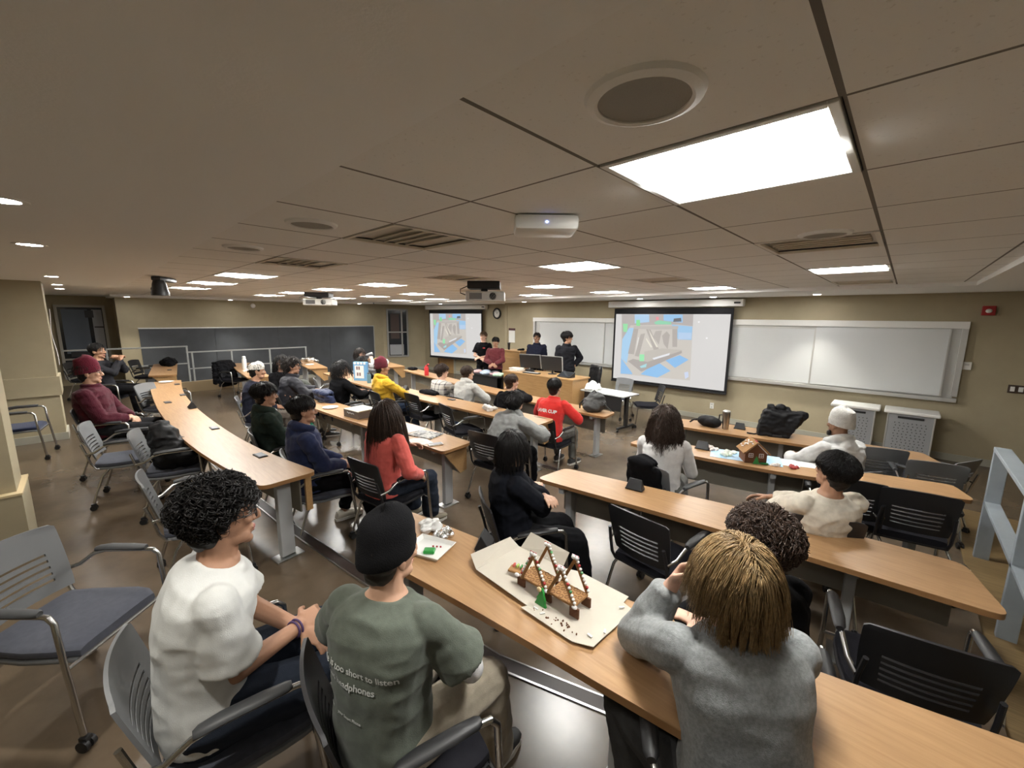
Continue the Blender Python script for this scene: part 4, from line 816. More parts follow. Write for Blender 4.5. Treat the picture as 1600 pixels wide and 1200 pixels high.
sitter('P25', 'person in dark grey shirt with red collar holding clasped hands before the mouth', (153, 549), Z0, -28, 'K', chl='black chair of the person with clasped hands', skin='tan', S=1.12, lean=-.10, curve=.35, hy=-8, vox=.009, aL=((-.0, .25, .56), (.6, .5, -1)), aR=((-.02, .25, .54), (.6, .5, -1)), curlL=1., curlR=1., shirt=cloth('charcoal_shirt', (.022, .022, .026)), collar=None, pants=M_BLACKC, hair=('straight', 'black', dict(hug=1, rough=.0009, n=520, length=.07, r=0.0024)))
# standing presenters
def stander(key, label, head, Y, deg, S, **k):
    w = pY(head[0], head[1], Y); return person(key, label, head, Z2, deg, S=S*1.0, stand=True, pelvis=(w[0], w[1]), vox=.009, **k)
stander('P26', 'standing person in black t-shirt with red chest logo, hands joined', (755.5, 524), 7.75, 205, 1.06, skin='fair', hy=-6, aL=((.0, .22, .12), (.9, -.4, 0)), aR=((.0, .22, .10), (.9, -.4, 0)), shirt=M_BLACKC, sleeve='short', loose=.02, pants=M_BLACKC, hair=('straight', 'light', dict(hug=1, rough=.0009, n=520, length=.06, r=0.0021)))
stander('P27', 'standing shorter person in maroon sweater with black fringe', (774.5, 532), 7.55, 212, .985, skin='tan', hy=-2, aL=((.03, .26, .09), (.9, -.4, 0)), aR=((.03, .26, .09), (.9, -.4, 0)), shirt=cloth('brick_maroon', (.115, .025, .03)), loose=.024, pants=M_BLACKC, hair=('straight', 'black', dict(hug=1, rough=.0009, n=640, length=.09, r=0.0021, lift=.02, fringe=True)))
stander('P28', 'standing person in navy quarter-zip behind the podium monitors', (839, 526), 8.35, 214, 1.06, skin='brown', hy=-4, aL='side', aR='side', shirt=cloth('navy_quarter_zip', (.016, .018, .034)), loose=.028, collar=1.3, pants=M_BLACKC, hair=('straight', 'dark', dict(hug=1, rough=.0009, n=520, length=.05, r=0.0021)))
stander('P29', 'standing person in black high-neck jacket, hand on hip, looking left', (886, 523), 7.95, 238, 1.10, skin='tan', hy=52, aL='hip', aR='side', shirt=cloth('black_fleece', (.012, .012, .015)), loose=.030, collar=1.6, pants=M_BLACKC, hair=('straight', 'black', dict(hug=1, rough=.0009, n=760, length=.10, r=0.0022, lift=.03, vol=1.05, fringe=True)))
glasses(PEOPLE['P1'], M_BLACK); beanie(PEOPLE['P2'], cloth('black_knit', (.008, .008, .009), bump=.3, bscale=260), tall=1.02, low=-.012)
# ---------------------------------------------------------------- boards, screens, projectors, railings, front furniture
M_WB = mat('whiteboard_enamel', (.60, .62, .62), rough=.25); M_ALU = mat('aluminium', (.52, .52, .50), rough=.4, metal=.6)
def whiteboard():
    t = empty('whiteboard', (-3.675, 9.43, .95), 0, 'long white sliding board across the front wall, partly behind the right screen', 'whiteboard')
    w = 8.75; MB().box((0, -.012, .63), (w-.1, .02, 1.2)).build('backing', M_ALU, t, False)
    MB().box((0, -.045, 1.20), (w, .09, .11)).build('top_rail', M_WHITE, t, False, .004)
    MB().box((0, -.05, .03), (w, .10, .06)).build('marker_tray', M_ALU, t, False, .004)
    for s in (-1, 1): MB().box((s*(w/2-.035), -.04, .62), (.07, .08, 1.06)).build('side_rail', M_ALU, t, False, .003)
    for x0, x1, y, z1 in ((-4.15, -1.95, -.055, 1.13), (-1.97, .3, -.03, 1.12), (.2, 2.50, -.03, 1.09), (2.46, 4.20, -.06, 1.14)):
        o = MB().box(((x0+x1)/2, y, (z1+.08)/2), (x1-x0, .018, z1-.08)).build('board_panel', M_WB, t, False)
        MB().box((x0+.012, y-.011, (z1+.08)/2), (.024, .006, z1-.08)).build('panel_edge', M_ALU, o, False); MB().box((x1-.012, y-.011, (z1+.08)/2), (.024, .006, z1-.08)).build('panel_edge', M_ALU, o, False)
    return t
whiteboard()
t = empty('chalkboard', (-15.295, 4.6, .12), 0, 'long dark grey board covering the left wall behind the railing', 'board')
M_CB = mat('grey_tackboard', (.060, .066, .074), rough=.7, var=.12, vscale=2.5)
for y0, y1 in ((-3.47, -1.75), (-1.75, 0), (0, 1.72), (1.72, 3.46)): MB().box((.012, (y0+y1)/2, .845), (.024, y1-y0-.006, 1.69)).build('board_panel', M_CB, t, False)
MB().box((.014, 0, 1.70), (.03, 6.96, .03)).build('board_trim', M_ALU, t, False); MB().box((.014, 3.475, .85), (.03, .03, 1.7)).build('board_trim', M_ALU, t, False)
def emis(name, c, k=1.): return mat(name, (.02, .02, .02), rough=.8, emit=c, estr=k)
SLIDE = [
    ((0.7, 0.66, 0.6), [(0.058, 0.999), (0.714, 0.999), (0.729, 0.091), (0.076, 0.074)]),
    ((0.55, 0.5, 0.48), [(0.058, 0.999), (0.714, 0.999), (0.717, 0.839), (0.592, 0.857), (0.155, 0.832), (0.077, 0.605)]),
    ((0.38, 0.66, 0.9), [(0.538, 0.856), (0.715, 0.834), (0.715, 0.652), (0.602, 0.65)]),
    ((0.55, 0.72, 0.92), [(0.601, 0.748), (0.711, 0.748), (0.713, 0.667), (0.606, 0.65)]),
    ((0.45, 0.72, 0.93), [(0.077, 0.616), (0.141, 0.792), (0.197, 0.794), (0.151, 0.437), (0.137, 0.249), (0.075, 0.323)]),
    ((0.3, 0.62, 0.92), [(0.075, 0.323), (0.192, 0.117), (0.201, 0.089), (0.077, 0.08)]),
    ((0.28, 0.62, 0.93), [(0.369, 0.236), (0.456, 0.293), (0.557, 0.199), (0.443, 0.081), (0.281, 0.103)]),
    ((0.26, 0.6, 0.92), [(0.505, 0.343), (0.626, 0.432), (0.705, 0.379), (0.594, 0.248)]),
    ((0.5, 0.72, 0.93), [(0.189, 0.995), (0.329, 0.996), (0.334, 0.885), (0.195, 0.861)]),
    ((0.35, 0.65, 0.92), [(0.461, 0.994), (0.626, 0.995), (0.631, 0.883), (0.465, 0.908)]),
    ((0.25, 0.85, 0.35), [(0.209, 0.912), (0.244, 0.917), (0.25, 0.826), (0.212, 0.826)]),
    ((0.35, 0.85, 0.45), [(0.076, 0.854), (0.126, 0.854), (0.123, 0.729), (0.085, 0.733)]),
    ((0.3, 0.75, 0.5), [(0.379, 0.88), (0.421, 0.913), (0.465, 0.902), (0.532, 0.892), (0.534, 0.856), (0.395, 0.853)]),
    ((0.9, 0.35, 0.4), [(0.394, 0.961), (0.419, 0.961), (0.421, 0.913), (0.396, 0.913)]),
    ((0.06, 0.08, 0.12), [(0.554, 0.939), (0.615, 0.95), (0.621, 0.898), (0.55, 0.893)]),
    ((0.52, 0.47, 0.43), [(0.189, 0.799), (0.237, 0.8), (0.205, 0.396), (0.144, 0.401)]),
    ((0.52, 0.47, 0.43), [(0.26, 0.706), (0.302, 0.719), (0.255, 0.368), (0.214, 0.374)]),
    ((0.52, 0.47, 0.43), [(0.307, 0.786), (0.345, 0.798), (0.44, 0.498), (0.396, 0.472)]),
    ((0.54, 0.49, 0.45), [(0.399, 0.756), (0.457, 0.769), (0.437, 0.563), (0.38, 0.679)]),
    ((0.52, 0.47, 0.43), [(0.46, 0.694), (0.5, 0.76), (0.53, 0.709), (0.519, 0.506), (0.48, 0.578)]),
    ((0.52, 0.47, 0.43), [(0.547, 0.804), (0.591, 0.805), (0.6, 0.545), (0.559, 0.541)]),
    ((0.6, 0.56, 0.52), [(0.188, 0.822), (0.6, 0.836), (0.595, 0.795), (0.398, 0.778), (0.19, 0.782)]),
    ((0.62, 0.58, 0.52), [(0.306, 0.452), (0.468, 0.512), (0.643, 0.507), (0.638, 0.475), (0.315, 0.239)]),
    ((0.48, 0.43, 0.4), [(0.148, 0.285), (0.2, 0.327), (0.343, 0.3), (0.643, 0.497), (0.645, 0.465), (0.288, 0.144)]),
    ((0.35, 0.9, 0.5), [(0.261, 0.403), (0.308, 0.408), (0.308, 0.306), (0.265, 0.301)]),
    ((0.92, 0.92, 0.9), [(0.228, 0.524), (0.239, 0.66), (0.245, 0.65), (0.222, 0.421)]),
    ((0.9, 0.86, 0.75), [(0.317, 0.654), (0.379, 0.526), (0.365, 0.514), (0.314, 0.631)]),
    ((0.9, 0.86, 0.75), [(0.33, 0.787), (0.381, 0.658), (0.431, 0.53), (0.417, 0.524), (0.366, 0.657)]),
    ((0.45, 0.8, 0.85), [(0.269, 0.221), (0.337, 0.276), (0.331, 0.219), (0.285, 0.201)]),
    ((0.88, 0.9, 0.93), [(0.386, 0.361), (0.542, 0.455), (0.537, 0.422), (0.402, 0.341)]),
    ((1, 1, 1), [(0.756, 0.905), (0.772, 0.905), (0.77, 0.885), (0.759, 0.885)]),
    ((1, 1, 1), [(0.829, 0.694), (0.844, 0.693), (0.842, 0.673), (0.83, 0.674)]),
    ((0.7, 0.78, 0.95), [(0.678, 0.197), (0.71, 0.213), (0.717, 0.141), (0.689, 0.105)]),
]
def screen(name, a, b, ztop, label):
    """pull-down projection screen between plan points a and b (its left and right edge)"""
    a, b = np.array(a), np.array(b); w = np.linalg.norm(b-a); rz = math.atan2(*(b-a)[::-1]); c = (a+b)/2
    t = empty('projection_screen', (c[0], c[1], 0), rz, label, 'projection screen', 'projection screens'); h0, h1 = .66, ztop
    MB().box((0, 0, (h0+h1)/2), (w, .008, h1-h0)).build('black_border', cm('screen_black', (.006, .006, .008), rough=.9), t, False)
    W, H = w-.10, h1-h0-.18; z0 = h0+.05
    MB().box((0, -.006, z0+H/2), (W, .004, H)).build('screen_sheet', cm('projected_white', (.02, .02, .02), rough=.8, emit=(.68, .665, .65), estr=.27), t, False)
    me = bpy.data.meshes.new('projected_slide'); V, F, I, ms = [], [], [], {}
    for k, (col, P) in enumerate(SLIDE):
        if col not in ms:
            ms[col] = len(ms); me.materials.append(cm('projected_%02x%02x%02x' % tuple(int(255*q) for q in col), (.02, .02, .02), rough=.8, emit=tuple((.55*q+.32)**2.0 for q in col), estr=.33))
        n0 = len(V); V += [((u-.5)*W, -.0092-.0004*k, z0+v*H) for u, v in P]; F.append(tuple(range(n0, len(V)))[::-1]); I.append(ms[col])
    me.from_pydata(V, [], F); me.polygons.foreach_set('material_index', I); o = bpy.data.objects.new('projected_slide', me); COL.objects.link(o); o.parent = t
    MB().box((0, -.01, h0-.012), (w, .03, .03)).build('weight_bar', M_BLACK, t, False)
    MB().box((0, .03, h1+.10), (w+.34, .15, .15)).build('case', M_WHITE, t, False, .02)
    MB().box((w/2+.06, -.05, h1+.10), (.12, .004, .035)).build('case_label', M_BLACK, t, False)
    return t
screen('projection_screen', (-5.30, 9.26), (-2.58, 9.26), 2.44, 'large projection screen on the right, showing the bridge slide before the whiteboard')
screen('projection_screen', (-13.42, 9.42), (-10.85, 9.86), 2.45, 'projection screen at left of the presenters, showing the bridge slide near the clock')
# ceiling hung devices
M_PROJ = mat('projector_shell', (.50, .50, .48), rough=.4)
def projector(x, y, lab, s, rz, m):
    t = empty('projector', (x, y, CEIL), rz, lab, 'projector', 'ceiling projectors')
    MB().box((0, 0, -.05), (.42*s, .34*s, .10)).build('mount_box', M_BLACK, t, False, .01)
    b = MB().box((0, 0, -.115), (.09, .09, .05)); b.build('mount_arm', M_BLACK, t, False)
    MB().box((.02, 0, -.20), (.50*s, .38*s, .13)).build('projector_body', m, t, False, .015)
    MB().cyl((.12*s, -.19*s, -.20), .045*s, .02, 20, axis=1).build('lens', M_BLACK, t)
    MB().box((-.1*s, -.192*s, -.20), (.16*s, .006, .08)).build('vent_grille', mat('projector_vent', (.16, .16, .16), rough=.6), t, False)
    MB().box((.256*s, .06, -.20), (.006, .16*s, .08)).build('vent_grille', cm('projector_vent2', (.16, .16, .16), rough=.6), t, False)
    MB().tube([(-.2*s, -.12, -.06), (-.3*s, -.16, -.11), (-.3*s, -.15, -.16), (-.22*s, -.12, -.19)], .007, 6).build('cable', M_BLACK, t); return t
projector(-4.30, 3.95, 'black mounted projector with grey body in front of the left screen', 1.05, .75, M_PROJ)
projector(-9.15, 3.62, 'small white projector hung in front of the grey board', 1.15, .9, M_WHITE)
t = empty('access_point', (-1.33, 1.62, CEIL), .78, 'white rounded box with blue light on the ceiling by the nearest light', 'ceiling device')
MB().box((0, 0, -.038), (.30, .22, .07)).build('housing', M_WHITE, t, True, .02); MB().box((0, .0, -.003), (.22, .16, .008)).build('mount_plate', M_BLACK, t, False)
MB().ell((.0, -.112, -.04), (.006, .003, .004)).build('status_light', emis('blue_led', (.25, .35, 1.), 5), t)
t = empty('camera_mount', (-7.05, .80, CEIL), -.5, 'black ceiling camera on an arm near the left ceiling lights', 'camera')
MB().box((-.10, 0, -.03), (.46, .10, .05)).build('mount_arm', M_BLACK, t, True, .012)
MB().lathe([(.06, -.05), (.075, -.10), (.085, -.17), (.095, -.20), (.095, -.24), (0, -.24)], (.05, 0, 0), 20).build('camera_body', M_BLACK, t); MB().ell((.05, -.075, -.16), (.03, .02, .03)).build('lens', M_DARKGLASS, t)
# wall devices
t = empty('wall_clock', (-10.28, 10.04, 2.33), 0, 'round black-rimmed wall clock beside the left screen', 'clock')
MB().tube([(.165*math.cos(a), -.025, .165*math.sin(a)) for a in np.linspace(0, 2*PI, 40, endpoint=False)], .026, 10, close=True).build('rim', M_BLACK, t); MB().cyl((0, -.02, 0), .16, .015, 36, axis=1).build('dial', M_WHITE, t)
b = MB()
for k in range(12): b.box((.125*math.sin(k*PI/6), -.0215, .125*math.cos(k*PI/6)), (.008, .004, .03), R=roty(k*PI/6))
b.build('hour_marks', M_BLACK, t, False)
MB().box((.03, -.0245, .03), (.010, .004, .09), R=roty(.8)).build('hour_hand', M_BLACK, t, False); MB().box((-.03, -.0265, .05), (.007, .004, .13), R=roty(-.5)).build('minute_hand', M_BLACK, t, False)
t = empty('fire_alarm', (.86, 9.42, 2.37), 0, 'red fire alarm strobe high on the front wall at right', 'alarm')
MB().box((0, -.03, 0), (.14, .06, .14)).build('housing', mat('alarm_red', (.30, .012, .012), rough=.4), t, False, .008); MB().ell((0, -.062, -.005), (.035, .02, .03)).build('strobe', M_WHITE, t)
t = empty('thermostat', (.745, 9.42, 1.53), 0, 'small white wall box right of the whiteboard', 'wall switch'); MB().box((0, -.015, 0), (.10, .03, .12)).build('cover', M_WHITE, t, False, .006); MB().box((0, -.031, .02), (.05, .004, .03)).build('display', M_PROJ, t, False)
t = empty('light_switch', (1.28, 9.42, 1.23), 0, 'double light switch on a brown plate at the far right of the wall', 'wall switch'); MB().box((0, -.005, 0), (.17, .01, .12)).build('plate', mat('brown_plate', (.05, .03, .02), rough=.5), t, False, .003)
for s in (-1, 1): MB().box((s*.04, -.014, 0), (.045, .012, .07)).build('rocker', M_WHITE, t, False, .003)
t = empty('wall_outlet', (-2.89, 9.42, .33), 0, 'white wall outlet below the right screen', 'outlet'); MB().box((0, -.005, 0), (.08, .01, .13)).build('plate', M_WHITE, t, False, .003)
for s in (-1, 1): MB().box((0, -.012, s*.03), (.035, .006, .03)).build('socket', M_PROJ, t, False)
t = empty('wall_notice', (-8.98, 9.42, 1.63), 0, 'white paper notice with dark header on wall left of the whiteboard', 'notice'); MB().box((0, -.004, -.02), (.26, .006, .38)).build('sheet', M_WHITE, t, False); MB().box((0, -.005, .20), (.28, .008, .07)).build('header', mat('notice_header', (.06, .012, .015), rough=.6), t, False)
t = empty('smoke_detector', (-15.28, 3.95, 2.50), 0, 'small round cream detector on the wall above the grey board', 'detector'); MB().ell((0, 0, 0), (.05, .07, .07)).build('housing', M_DRYWALL, t)
t = empty('paper_sheet', (-9.47, -.29, 1.72), 0, 'curled white paper stuck on the edge of the far pier', 'paper')
MB().grid([[(x, .0+.05*max(0, (1.95-z))**2+.01*math.sin(z*9), z-1.72) for x in (-.16, -.02)] for z in np.linspace(2.28, 1.42, 12)]).build('sheet', M_WHITE, t, True, solid=.003)
# railings
def railing(name, lab, x, posts, z, bars, m, wide, zf, ends=None):
    t = empty(name, (x, 0, 0), 0, lab, 'railing', 'tier railings'); y0, y1 = min(posts), max(posts)
    for y in posts: MB().box((0, y, (z+zf)/2), (wide, .04 if wide < .08 else .055, z-zf)).build('post', m, t, False, .004)
    a, b_ = ends or (y0, y1); MB().box((0, (a+b_)/2, z), (wide*1.05, abs(b_-a)+.05, .035)).build('handrail', m, t, False, .004)
    for q in bars: MB().box((0, (a+b_)/2, q), (wide, abs(b_-a), .03)).build('bar', m, t, False, .003)
    return t
M_LRAIL = mat('pale_steel_rail', (.34, .35, .34), rough=.4)
railing('railing', 'grey steel railing with flat bars at the right edge of the photo', .76, (5.62, 4.25, 2.9, 1.55, .3), 1.07, (.56,), M_RAIL, .10, .0)
railing('railing', 'higher pale railing before the grey board, left section', -14.0, (.4, 1.95), 1.36, (.90,), M_LRAIL, .045, .0, (-.3, 1.95))
railing('railing', 'lower pale railing before the grey board, right section', -14.0, (2.05, 2.96, 3.95, 5.0), 1.2, (.75,), M_LRAIL, .045, .0, (1.95, 5.0))
struct('trim_3', MB().box((-14.0, 1.55, .20), (.14, 3.2, .40)), mat('oak_curb', (.34, .25, .14), rough=.5))
struct('floor_side', MB().prism([(.64, -2.4), (2.6, -2.4), (2.6, 7), (.64, 7)], -.01, .02), wood_mat('oak_floor', (.17, .115, .05), (.25, .17, .08), rough=.4))
# podium desk, lectern, front tables
M_OAK = wood_mat('podium_oak', (.32, .18, .07), (.42, .25, .105))
t = empty('podium_desk', (-5.84, 7.2, 0), 0, 'wide wooden podium desk in front of the two presenters in dark tops', 'podium')
MB().box((0, -.29, .46), (2.0, .03, .92)).build('front_panel', M_OAK, t, False)
for s in (-1, 1): MB().box((s*.985, .0, .46), (.03, .55, .92)).build('side_panel', M_OAK, t, False)
MB().box((0, 0, .935), (2.04, .64, .035)).build('top', M_OAK, t, False, .008)
t = empty('lectern', (-8.05, 8.65, 0), 0, 'tall wooden lectern cabinet behind the podium, at left', 'lectern')
MB().box((0, 0, .62), (.72, .5, 1.24)).build('body', M_OAK, t, False, .006); MB().box((0, 0, 1.26), (.76, .54, .035)).build('top', M_OAK, t, False, .006); MB().box((.0, -.256, .6), (.62, .012, .95)).build('door', M_WPANEL, t, False, .004)
def monitor(x, y, z, rz, lab, tilt=.1, arm=True):
    t = empty('monitor', (x, y, z), rz, lab, 'monitor', 'podium monitors'); R = rotx(tilt)
    MB().box((0, -.01, .24), (.54, .03, .32), R).build('bezel', M_BLACK, t, False, .006); MB().box((0, -.028, .405), (.545, .006, .012), R).build('bezel_edge', M_ALU, t, False); MB().box((.272, -.012, .24), (.008, .034, .32), R).build('bezel_edge', M_ALU, t, False)
    MB().tube([(0, .02, .01), (0, .03, .12), (0, .015, .24)], .02, 10).build('stand', M_BLACK, t); MB().cyl((0, .02, 0), .10, .012, 24).build('base', M_BLACK, t)
    MB().cyl((0, -.028, .385), .018, .004, 16, axis=1).build('badge', M_ALU, t); return t
monitor(-6.28, 7.22, .953, .25, 'black monitor at left on the podium, tilted', .25); monitor(-5.66, 7.25, .953, .12, 'black monitor in the middle of the podium before the navy quarter-zip')
t = empty('laptop', (-5.16, 7.10, .953), -.1, 'dark low touch panel on the right end of the podium', 'control panel'); MB().loft([np.array([(x, -.10, 0), (x, .10, 0), (x, .10, .11), (x, -.10, .02)]) for x in (-.17, .17)]).build('wedge_body', M_BLACK, t, False); MB().box((0, -.0, .068), (.30, .17, .004), rotx(.42)).build('screen', M_DARKGLASS, t, False)
t = empty('keyboard', (-6.05, 7.0, .953), .1, 'dark keyboard lying before the podium monitors', 'keyboard'); MB().box((0, 0, .012), (.42, .13, .02)).build('keyboard_body', M_BLACK, t, False, .004); MB().box((0, 0, .023), (.39, .10, .004)).build('keys', M_LEG, t, False)
for k, (dx, dz, r_) in enumerate(((0, 0, .05), (.01, .024, -.12), (-.01, .048, .2))):
    t = empty('paper_stack', (-6.62+dx, 7.12, .953+dz), r_, ['lowest white folder in the pile on the podium left end', 'middle white folder in the pile on the podium left end', 'topmost white folder in the pile on the podium left end'][k], 'folder', 'white folders on the podium'); MB().box((0, 0, .011), (.30, .22, .022)).build('cover', M_WHITE, t, False, .003)
t = empty('document_camera', (-6.42, 7.35, .953), .3, 'slim document camera arm standing between folders and monitor', 'document camera'); MB().box((0, 0, .015), (.16, .16, .03)).build('base', M_BLACK, t, False, .004); MB().tube([(0, 0, .03), (0, .0, .26), (.08, -.04, .31), (.2, -.1, .28)], .012, 8).build('arm', M_WHITE, t); MB().box((.22, -.11, .275), (.08, .05, .03)).build('head', M_BLACK, t, False, .006)
t = empty('travel_cup', (-8.27, 8.55, 1.278), 0, 'black cup standing on the lectern', 'cup'); MB().lathe([(.03, 0), (.04, .17), (.043, .175), (.043, .2), (.0, .205)]).build('cup_body', M_BLACK, t); MB().cyl((0, 0, .19), .045, .018).build('lid', M_PAD, t)
t = empty('glove', (-7.85, 8.6, 1.278), .3, 'small dark crumpled cloth on the lectern top', 'cloth'); b = MB(); b.ell((0, 0, .02), (.11, .05, .025)); b.ell((.06, .01, .03), (.05, .04, .03)); link('cloth_body', remesh(b, .01, 2, .012, 20, 2, 'g'), M_BLACKC, t)
def fold_table(name, x0, x1, y0, y1, top, lab, rz=0., apron=.28, m=M_WB):
    w, d = x1-x0, y1-y0; t = empty(name, ((x0+x1)/2, (y0+y1)/2, 0), rz, lab, 'table', 'front tables')
    MB().box((0, 0, top-.012), (w, d, .024)).build('tabletop', m, t, False, .004); MB().box((0, 0, top-.026), (w+.004, d+.004, .006)).build('edge_band', M_BLACK, t, False)
    MB().box((0, -d/2+.05, top-.04-apron/2), (w-.16, .015, apron)).build('modesty_panel', M_BLACK, t, False)
    for s in (-1, 1):
        l = MB().box((s*(w/2-.10), 0, top/2), (.05, .09, top-.10)).build('leg', M_BLACK, t, False, .004)
        MB().box((s*(w/2-.10), 0, .075), (.05, d+.02, .04)).build('foot', M_BLACK, l, False, .008)
        for q in (-1, 1): MB().cyl((s*(w/2-.10)-.012, q*d/2, .03), .03, .024, 14, axis=0).build('caster', M_BLACK, l)
    return t
fold_table('folding_table', -4.78, -3.72, 7.08, 7.62, .73, 'folding table with pale top and black legs beside the podium', -.10)
fold_table('folding_table', -8.42, -7.12, 7.02, 7.52, .75, 'black folding table heaped with folded t-shirts before the standing pair', -.05, .42, M_BLACK)
random.seed(4)
for k, (x, y, c, lab) in enumerate(((-8.3, 7.35, (.03, .03, .035), 'folded black t-shirt at the left end of the black table'), (-8.12, 7.2, (.55, .36, .36), 'folded pink t-shirt at left on the black table'), (-7.95, 7.32, (.40, .48, .62), 'large pale blue t-shirt in the middle of the black table'), (-7.78, 7.16, (.45, .53, .66), 'pale blue t-shirt near the front edge of the black table'), (-7.62, 7.33, (.05, .05, .06), 'dark t-shirt beside the pale blue one on the black table'), (-7.45, 7.22, (.52, .33, .35), 'pink and white t-shirt near the right end of the black table'), (-7.28, 7.15, (.40, .56, .42), 'pale green t-shirt at the right end of the black table'))):
    t = empty('folded_shirt', (x, y, .751), random.uniform(-.5, .5), lab, 't-shirt', 't-shirts on the black table'); b = MB(); b.box((0, 0, .026), (.25, .22, .045), bev=.015); b.ell((.03, .02, .045), (.12, .09, .03))
    link('cloth_body', remesh(b, .012, 2, .012, 14, k, 'shirt'), cloth('cloth_tee%d' % k, c), t)
for i, (x0, lab) in enumerate(((-.78, 'left one of two white-topped perforated metal carts by the front wall'), (-.09, 'right one of two white-topped perforated metal carts by the front wall'))):
    t = empty('metal_cart', (x0+.31, 9.05, 0), 0, lab, 'cart', 'perforated metal carts'); MB().box((0, 0, .775), (.64, .46, .05)).build('top', M_WHITE, t, False, .015)
    MB().box((0, 0, .41), (.52, .40, .67)).build('body', mat('cart_grey', (.30, .31, .32), rough=.45, metal=.2), t, False, .006)
    b = MB()
    for a in range(8):
        for c in range(11): b.box((-.175+.05*a+(.012 if c % 2 else 0), -.2025, .16+.045*c), (.014, .006, .010), roty(.6 if (a+c) % 2 else -.6))
    o = b.build('perforation', M_BLACK, t, False); o['kind'] = 'stuff'
    MB().box((0, -.205, .70), (.30, .012, .035)).build('handle_slot', M_BLACK, t, False, .005)
    for s in (-1, 1): MB().box((s*.265, -.19, .41), (.02, .03, .70)).build('corner_post', M_ALU, t, False, .004)
    for sx in (-1, 1):
        for sy in (-1, 1): MB().cyl((sx*.22-.012, sy*.16, .04), .038, .024, 14, axis=0).build('caster', M_BLACK, t)
t = empty('office_chair', (-5.35, 8.15, 0), math.radians(150), 'black padded office chair right of the podium', 'chair')
b = MB(); b.box((0, -.24, .82), (.50, .10, .58), rotx(.12), bev=.05); link('backrest', remesh(b, .015, 3, .006, 10, 1, 'b'), mat('black_leather', (.012, .012, .013), rough=.35), t); MB().box((0, 0, .48), (.5, .48, .10), bev=.04).build('seat', cm('black_leather2', (.012, .012, .013), rough=.35), t)
MB().tube([(0, 0, .43), (0, 0, .12)], .03, 12).build('gas_lift', M_CHROME, t)
for k in range(5):
    a = k*2*PI/5; l = MB().box((.16*math.cos(a), .16*math.sin(a), .10), (.32, .04, .03), rotz(a), bev=.008).build('base_arm', M_BLACK, t, False); MB().ell((.31*math.cos(a), .31*math.sin(a), .035), (.03, .03, .035)).build('caster', M_BLACK, l)
# ---------------------------------------------------------------- things lying on the desks
T0, T1, T2 = Z0+DT, Z1+DT, Z2+DT
M_PADTOP = mat('power_pad_grey', (.12, .12, .13), rough=.35, metal=.5); M_PAPER = mat('white_paper', (.66, .66, .64), rough=.8); M_CARD = mat('grey_card', (.50, .46, .385), rough=.85, var=.06, vscale=4); M_FOIL = mat('aluminium_foil', (.75, .75, .75), rough=.22, metal=1., bump=.6, bscale=60)
def pad(x, y, z, rz, lab, openlid=False):
    t = empty('power_outlet_pad', (x, y, z), rz, lab, 'desk outlet', 'power pads let into the desks')
    MB().box((0, 0, .005), (.14, .075, .010)).build('frame', M_BLACK, t, False, .003)
    if openlid:
        MB().loft([np.array([(s*.065, -.045, .01), (s*.065, .045, .01), (s*.05, .01, .085)]) for s in (-1, 1)]).build('raised_lid', M_BLACK, t, False, .003)
    else: MB().box((0, 0, .011), (.12, .058, .004)).build('lid', M_PADTOP, t, False, .001)
    return t
for x, y, rz, op, lab in ((-7.45, .753, .05, 0, 'flat power pad on the curved desk, nearest its inner edge'), (-7.99, 1.0, -.05, 0, 'flat power pad on the curved desk just beyond the inner one'), (-6.79, .93, .02, 1, 'raised black triangular outlet on the curved desk'), (-5.39, .91, .0, 0, 'flat power pad in the middle of the curved desk'), (-4.03, .99, .1, 0, 'flat power pad nearest the aisle end of the curved desk'), (-9.3, 1.10, -.1, 0, 'flat power pad farthest along the curved desk')): pad(x, y, T0, rz, lab, op)
pad(-11.84, 1.3, T0, -.1, 'dark power pad on the far left desk before the jacket'); pad(-1.44, 2.97, T1, .15, 'raised black outlet on the desk to the right of the bob haired person', True); pad(-.25, 3.2, T1, .18, 'flat black power pad on the desk just behind the cream sweater person')
pad(-1.42, 4.44, T1, .15, 'raised black outlet on the gingerbread house desk', True); pad(-1.49, 6.1, T2, .15, 'raised black outlet beside the steel mug', True); pad(-6.63, 2.55, T1, 0, 'flat power pad by the paper plate on the card box desk'); pad(-5.33, 4.15, T1, 0, 'flat power pad behind the plaid and hooded pair'); pad(-6.68, 4.12, T1, 0, 'raised dark outlet behind the yellow top', True); pad(-4.41, 5.5, T2, 0, 'dark power pad left of the red jersey'); pad(-4.04, 2.70, T1, 0, 'flat grey power pad on the coral sweater desk')
def plate(x, y, z, lab):
    t = empty('paper_plate', (x, y, z), 0, lab, 'plate', 'white paper plates'); MB().lathe([(0, .004), (.07, .004), (.085, .008), (.11, .018), (.112, .016), (.085, .003), (.0, .0)], n=32).build('plate_body', M_PAPER, t)
plate(-9.72, 1.0, T0, 'white paper plate at the far end of the curved desk'); plate(-6.1, 2.47, T1, 'white paper plate on the desk by the reaching hand'); plate(-6.95, 3.98, T1, 'white paper plate on the desk before the yellow top'); plate(-11.9, 4.33, T1, 'white paper plate on the desk with the foil bundle')
def sheet(name, x, y, z, w, d, rz, lab, m=None, cat='paper', th=.0015):
    t = empty(name, (x, y, z), rz, lab, cat); MB().box((0, 0, th/2), (w, d, th)).build('sheet', m or M_PAPER, t, False); return t
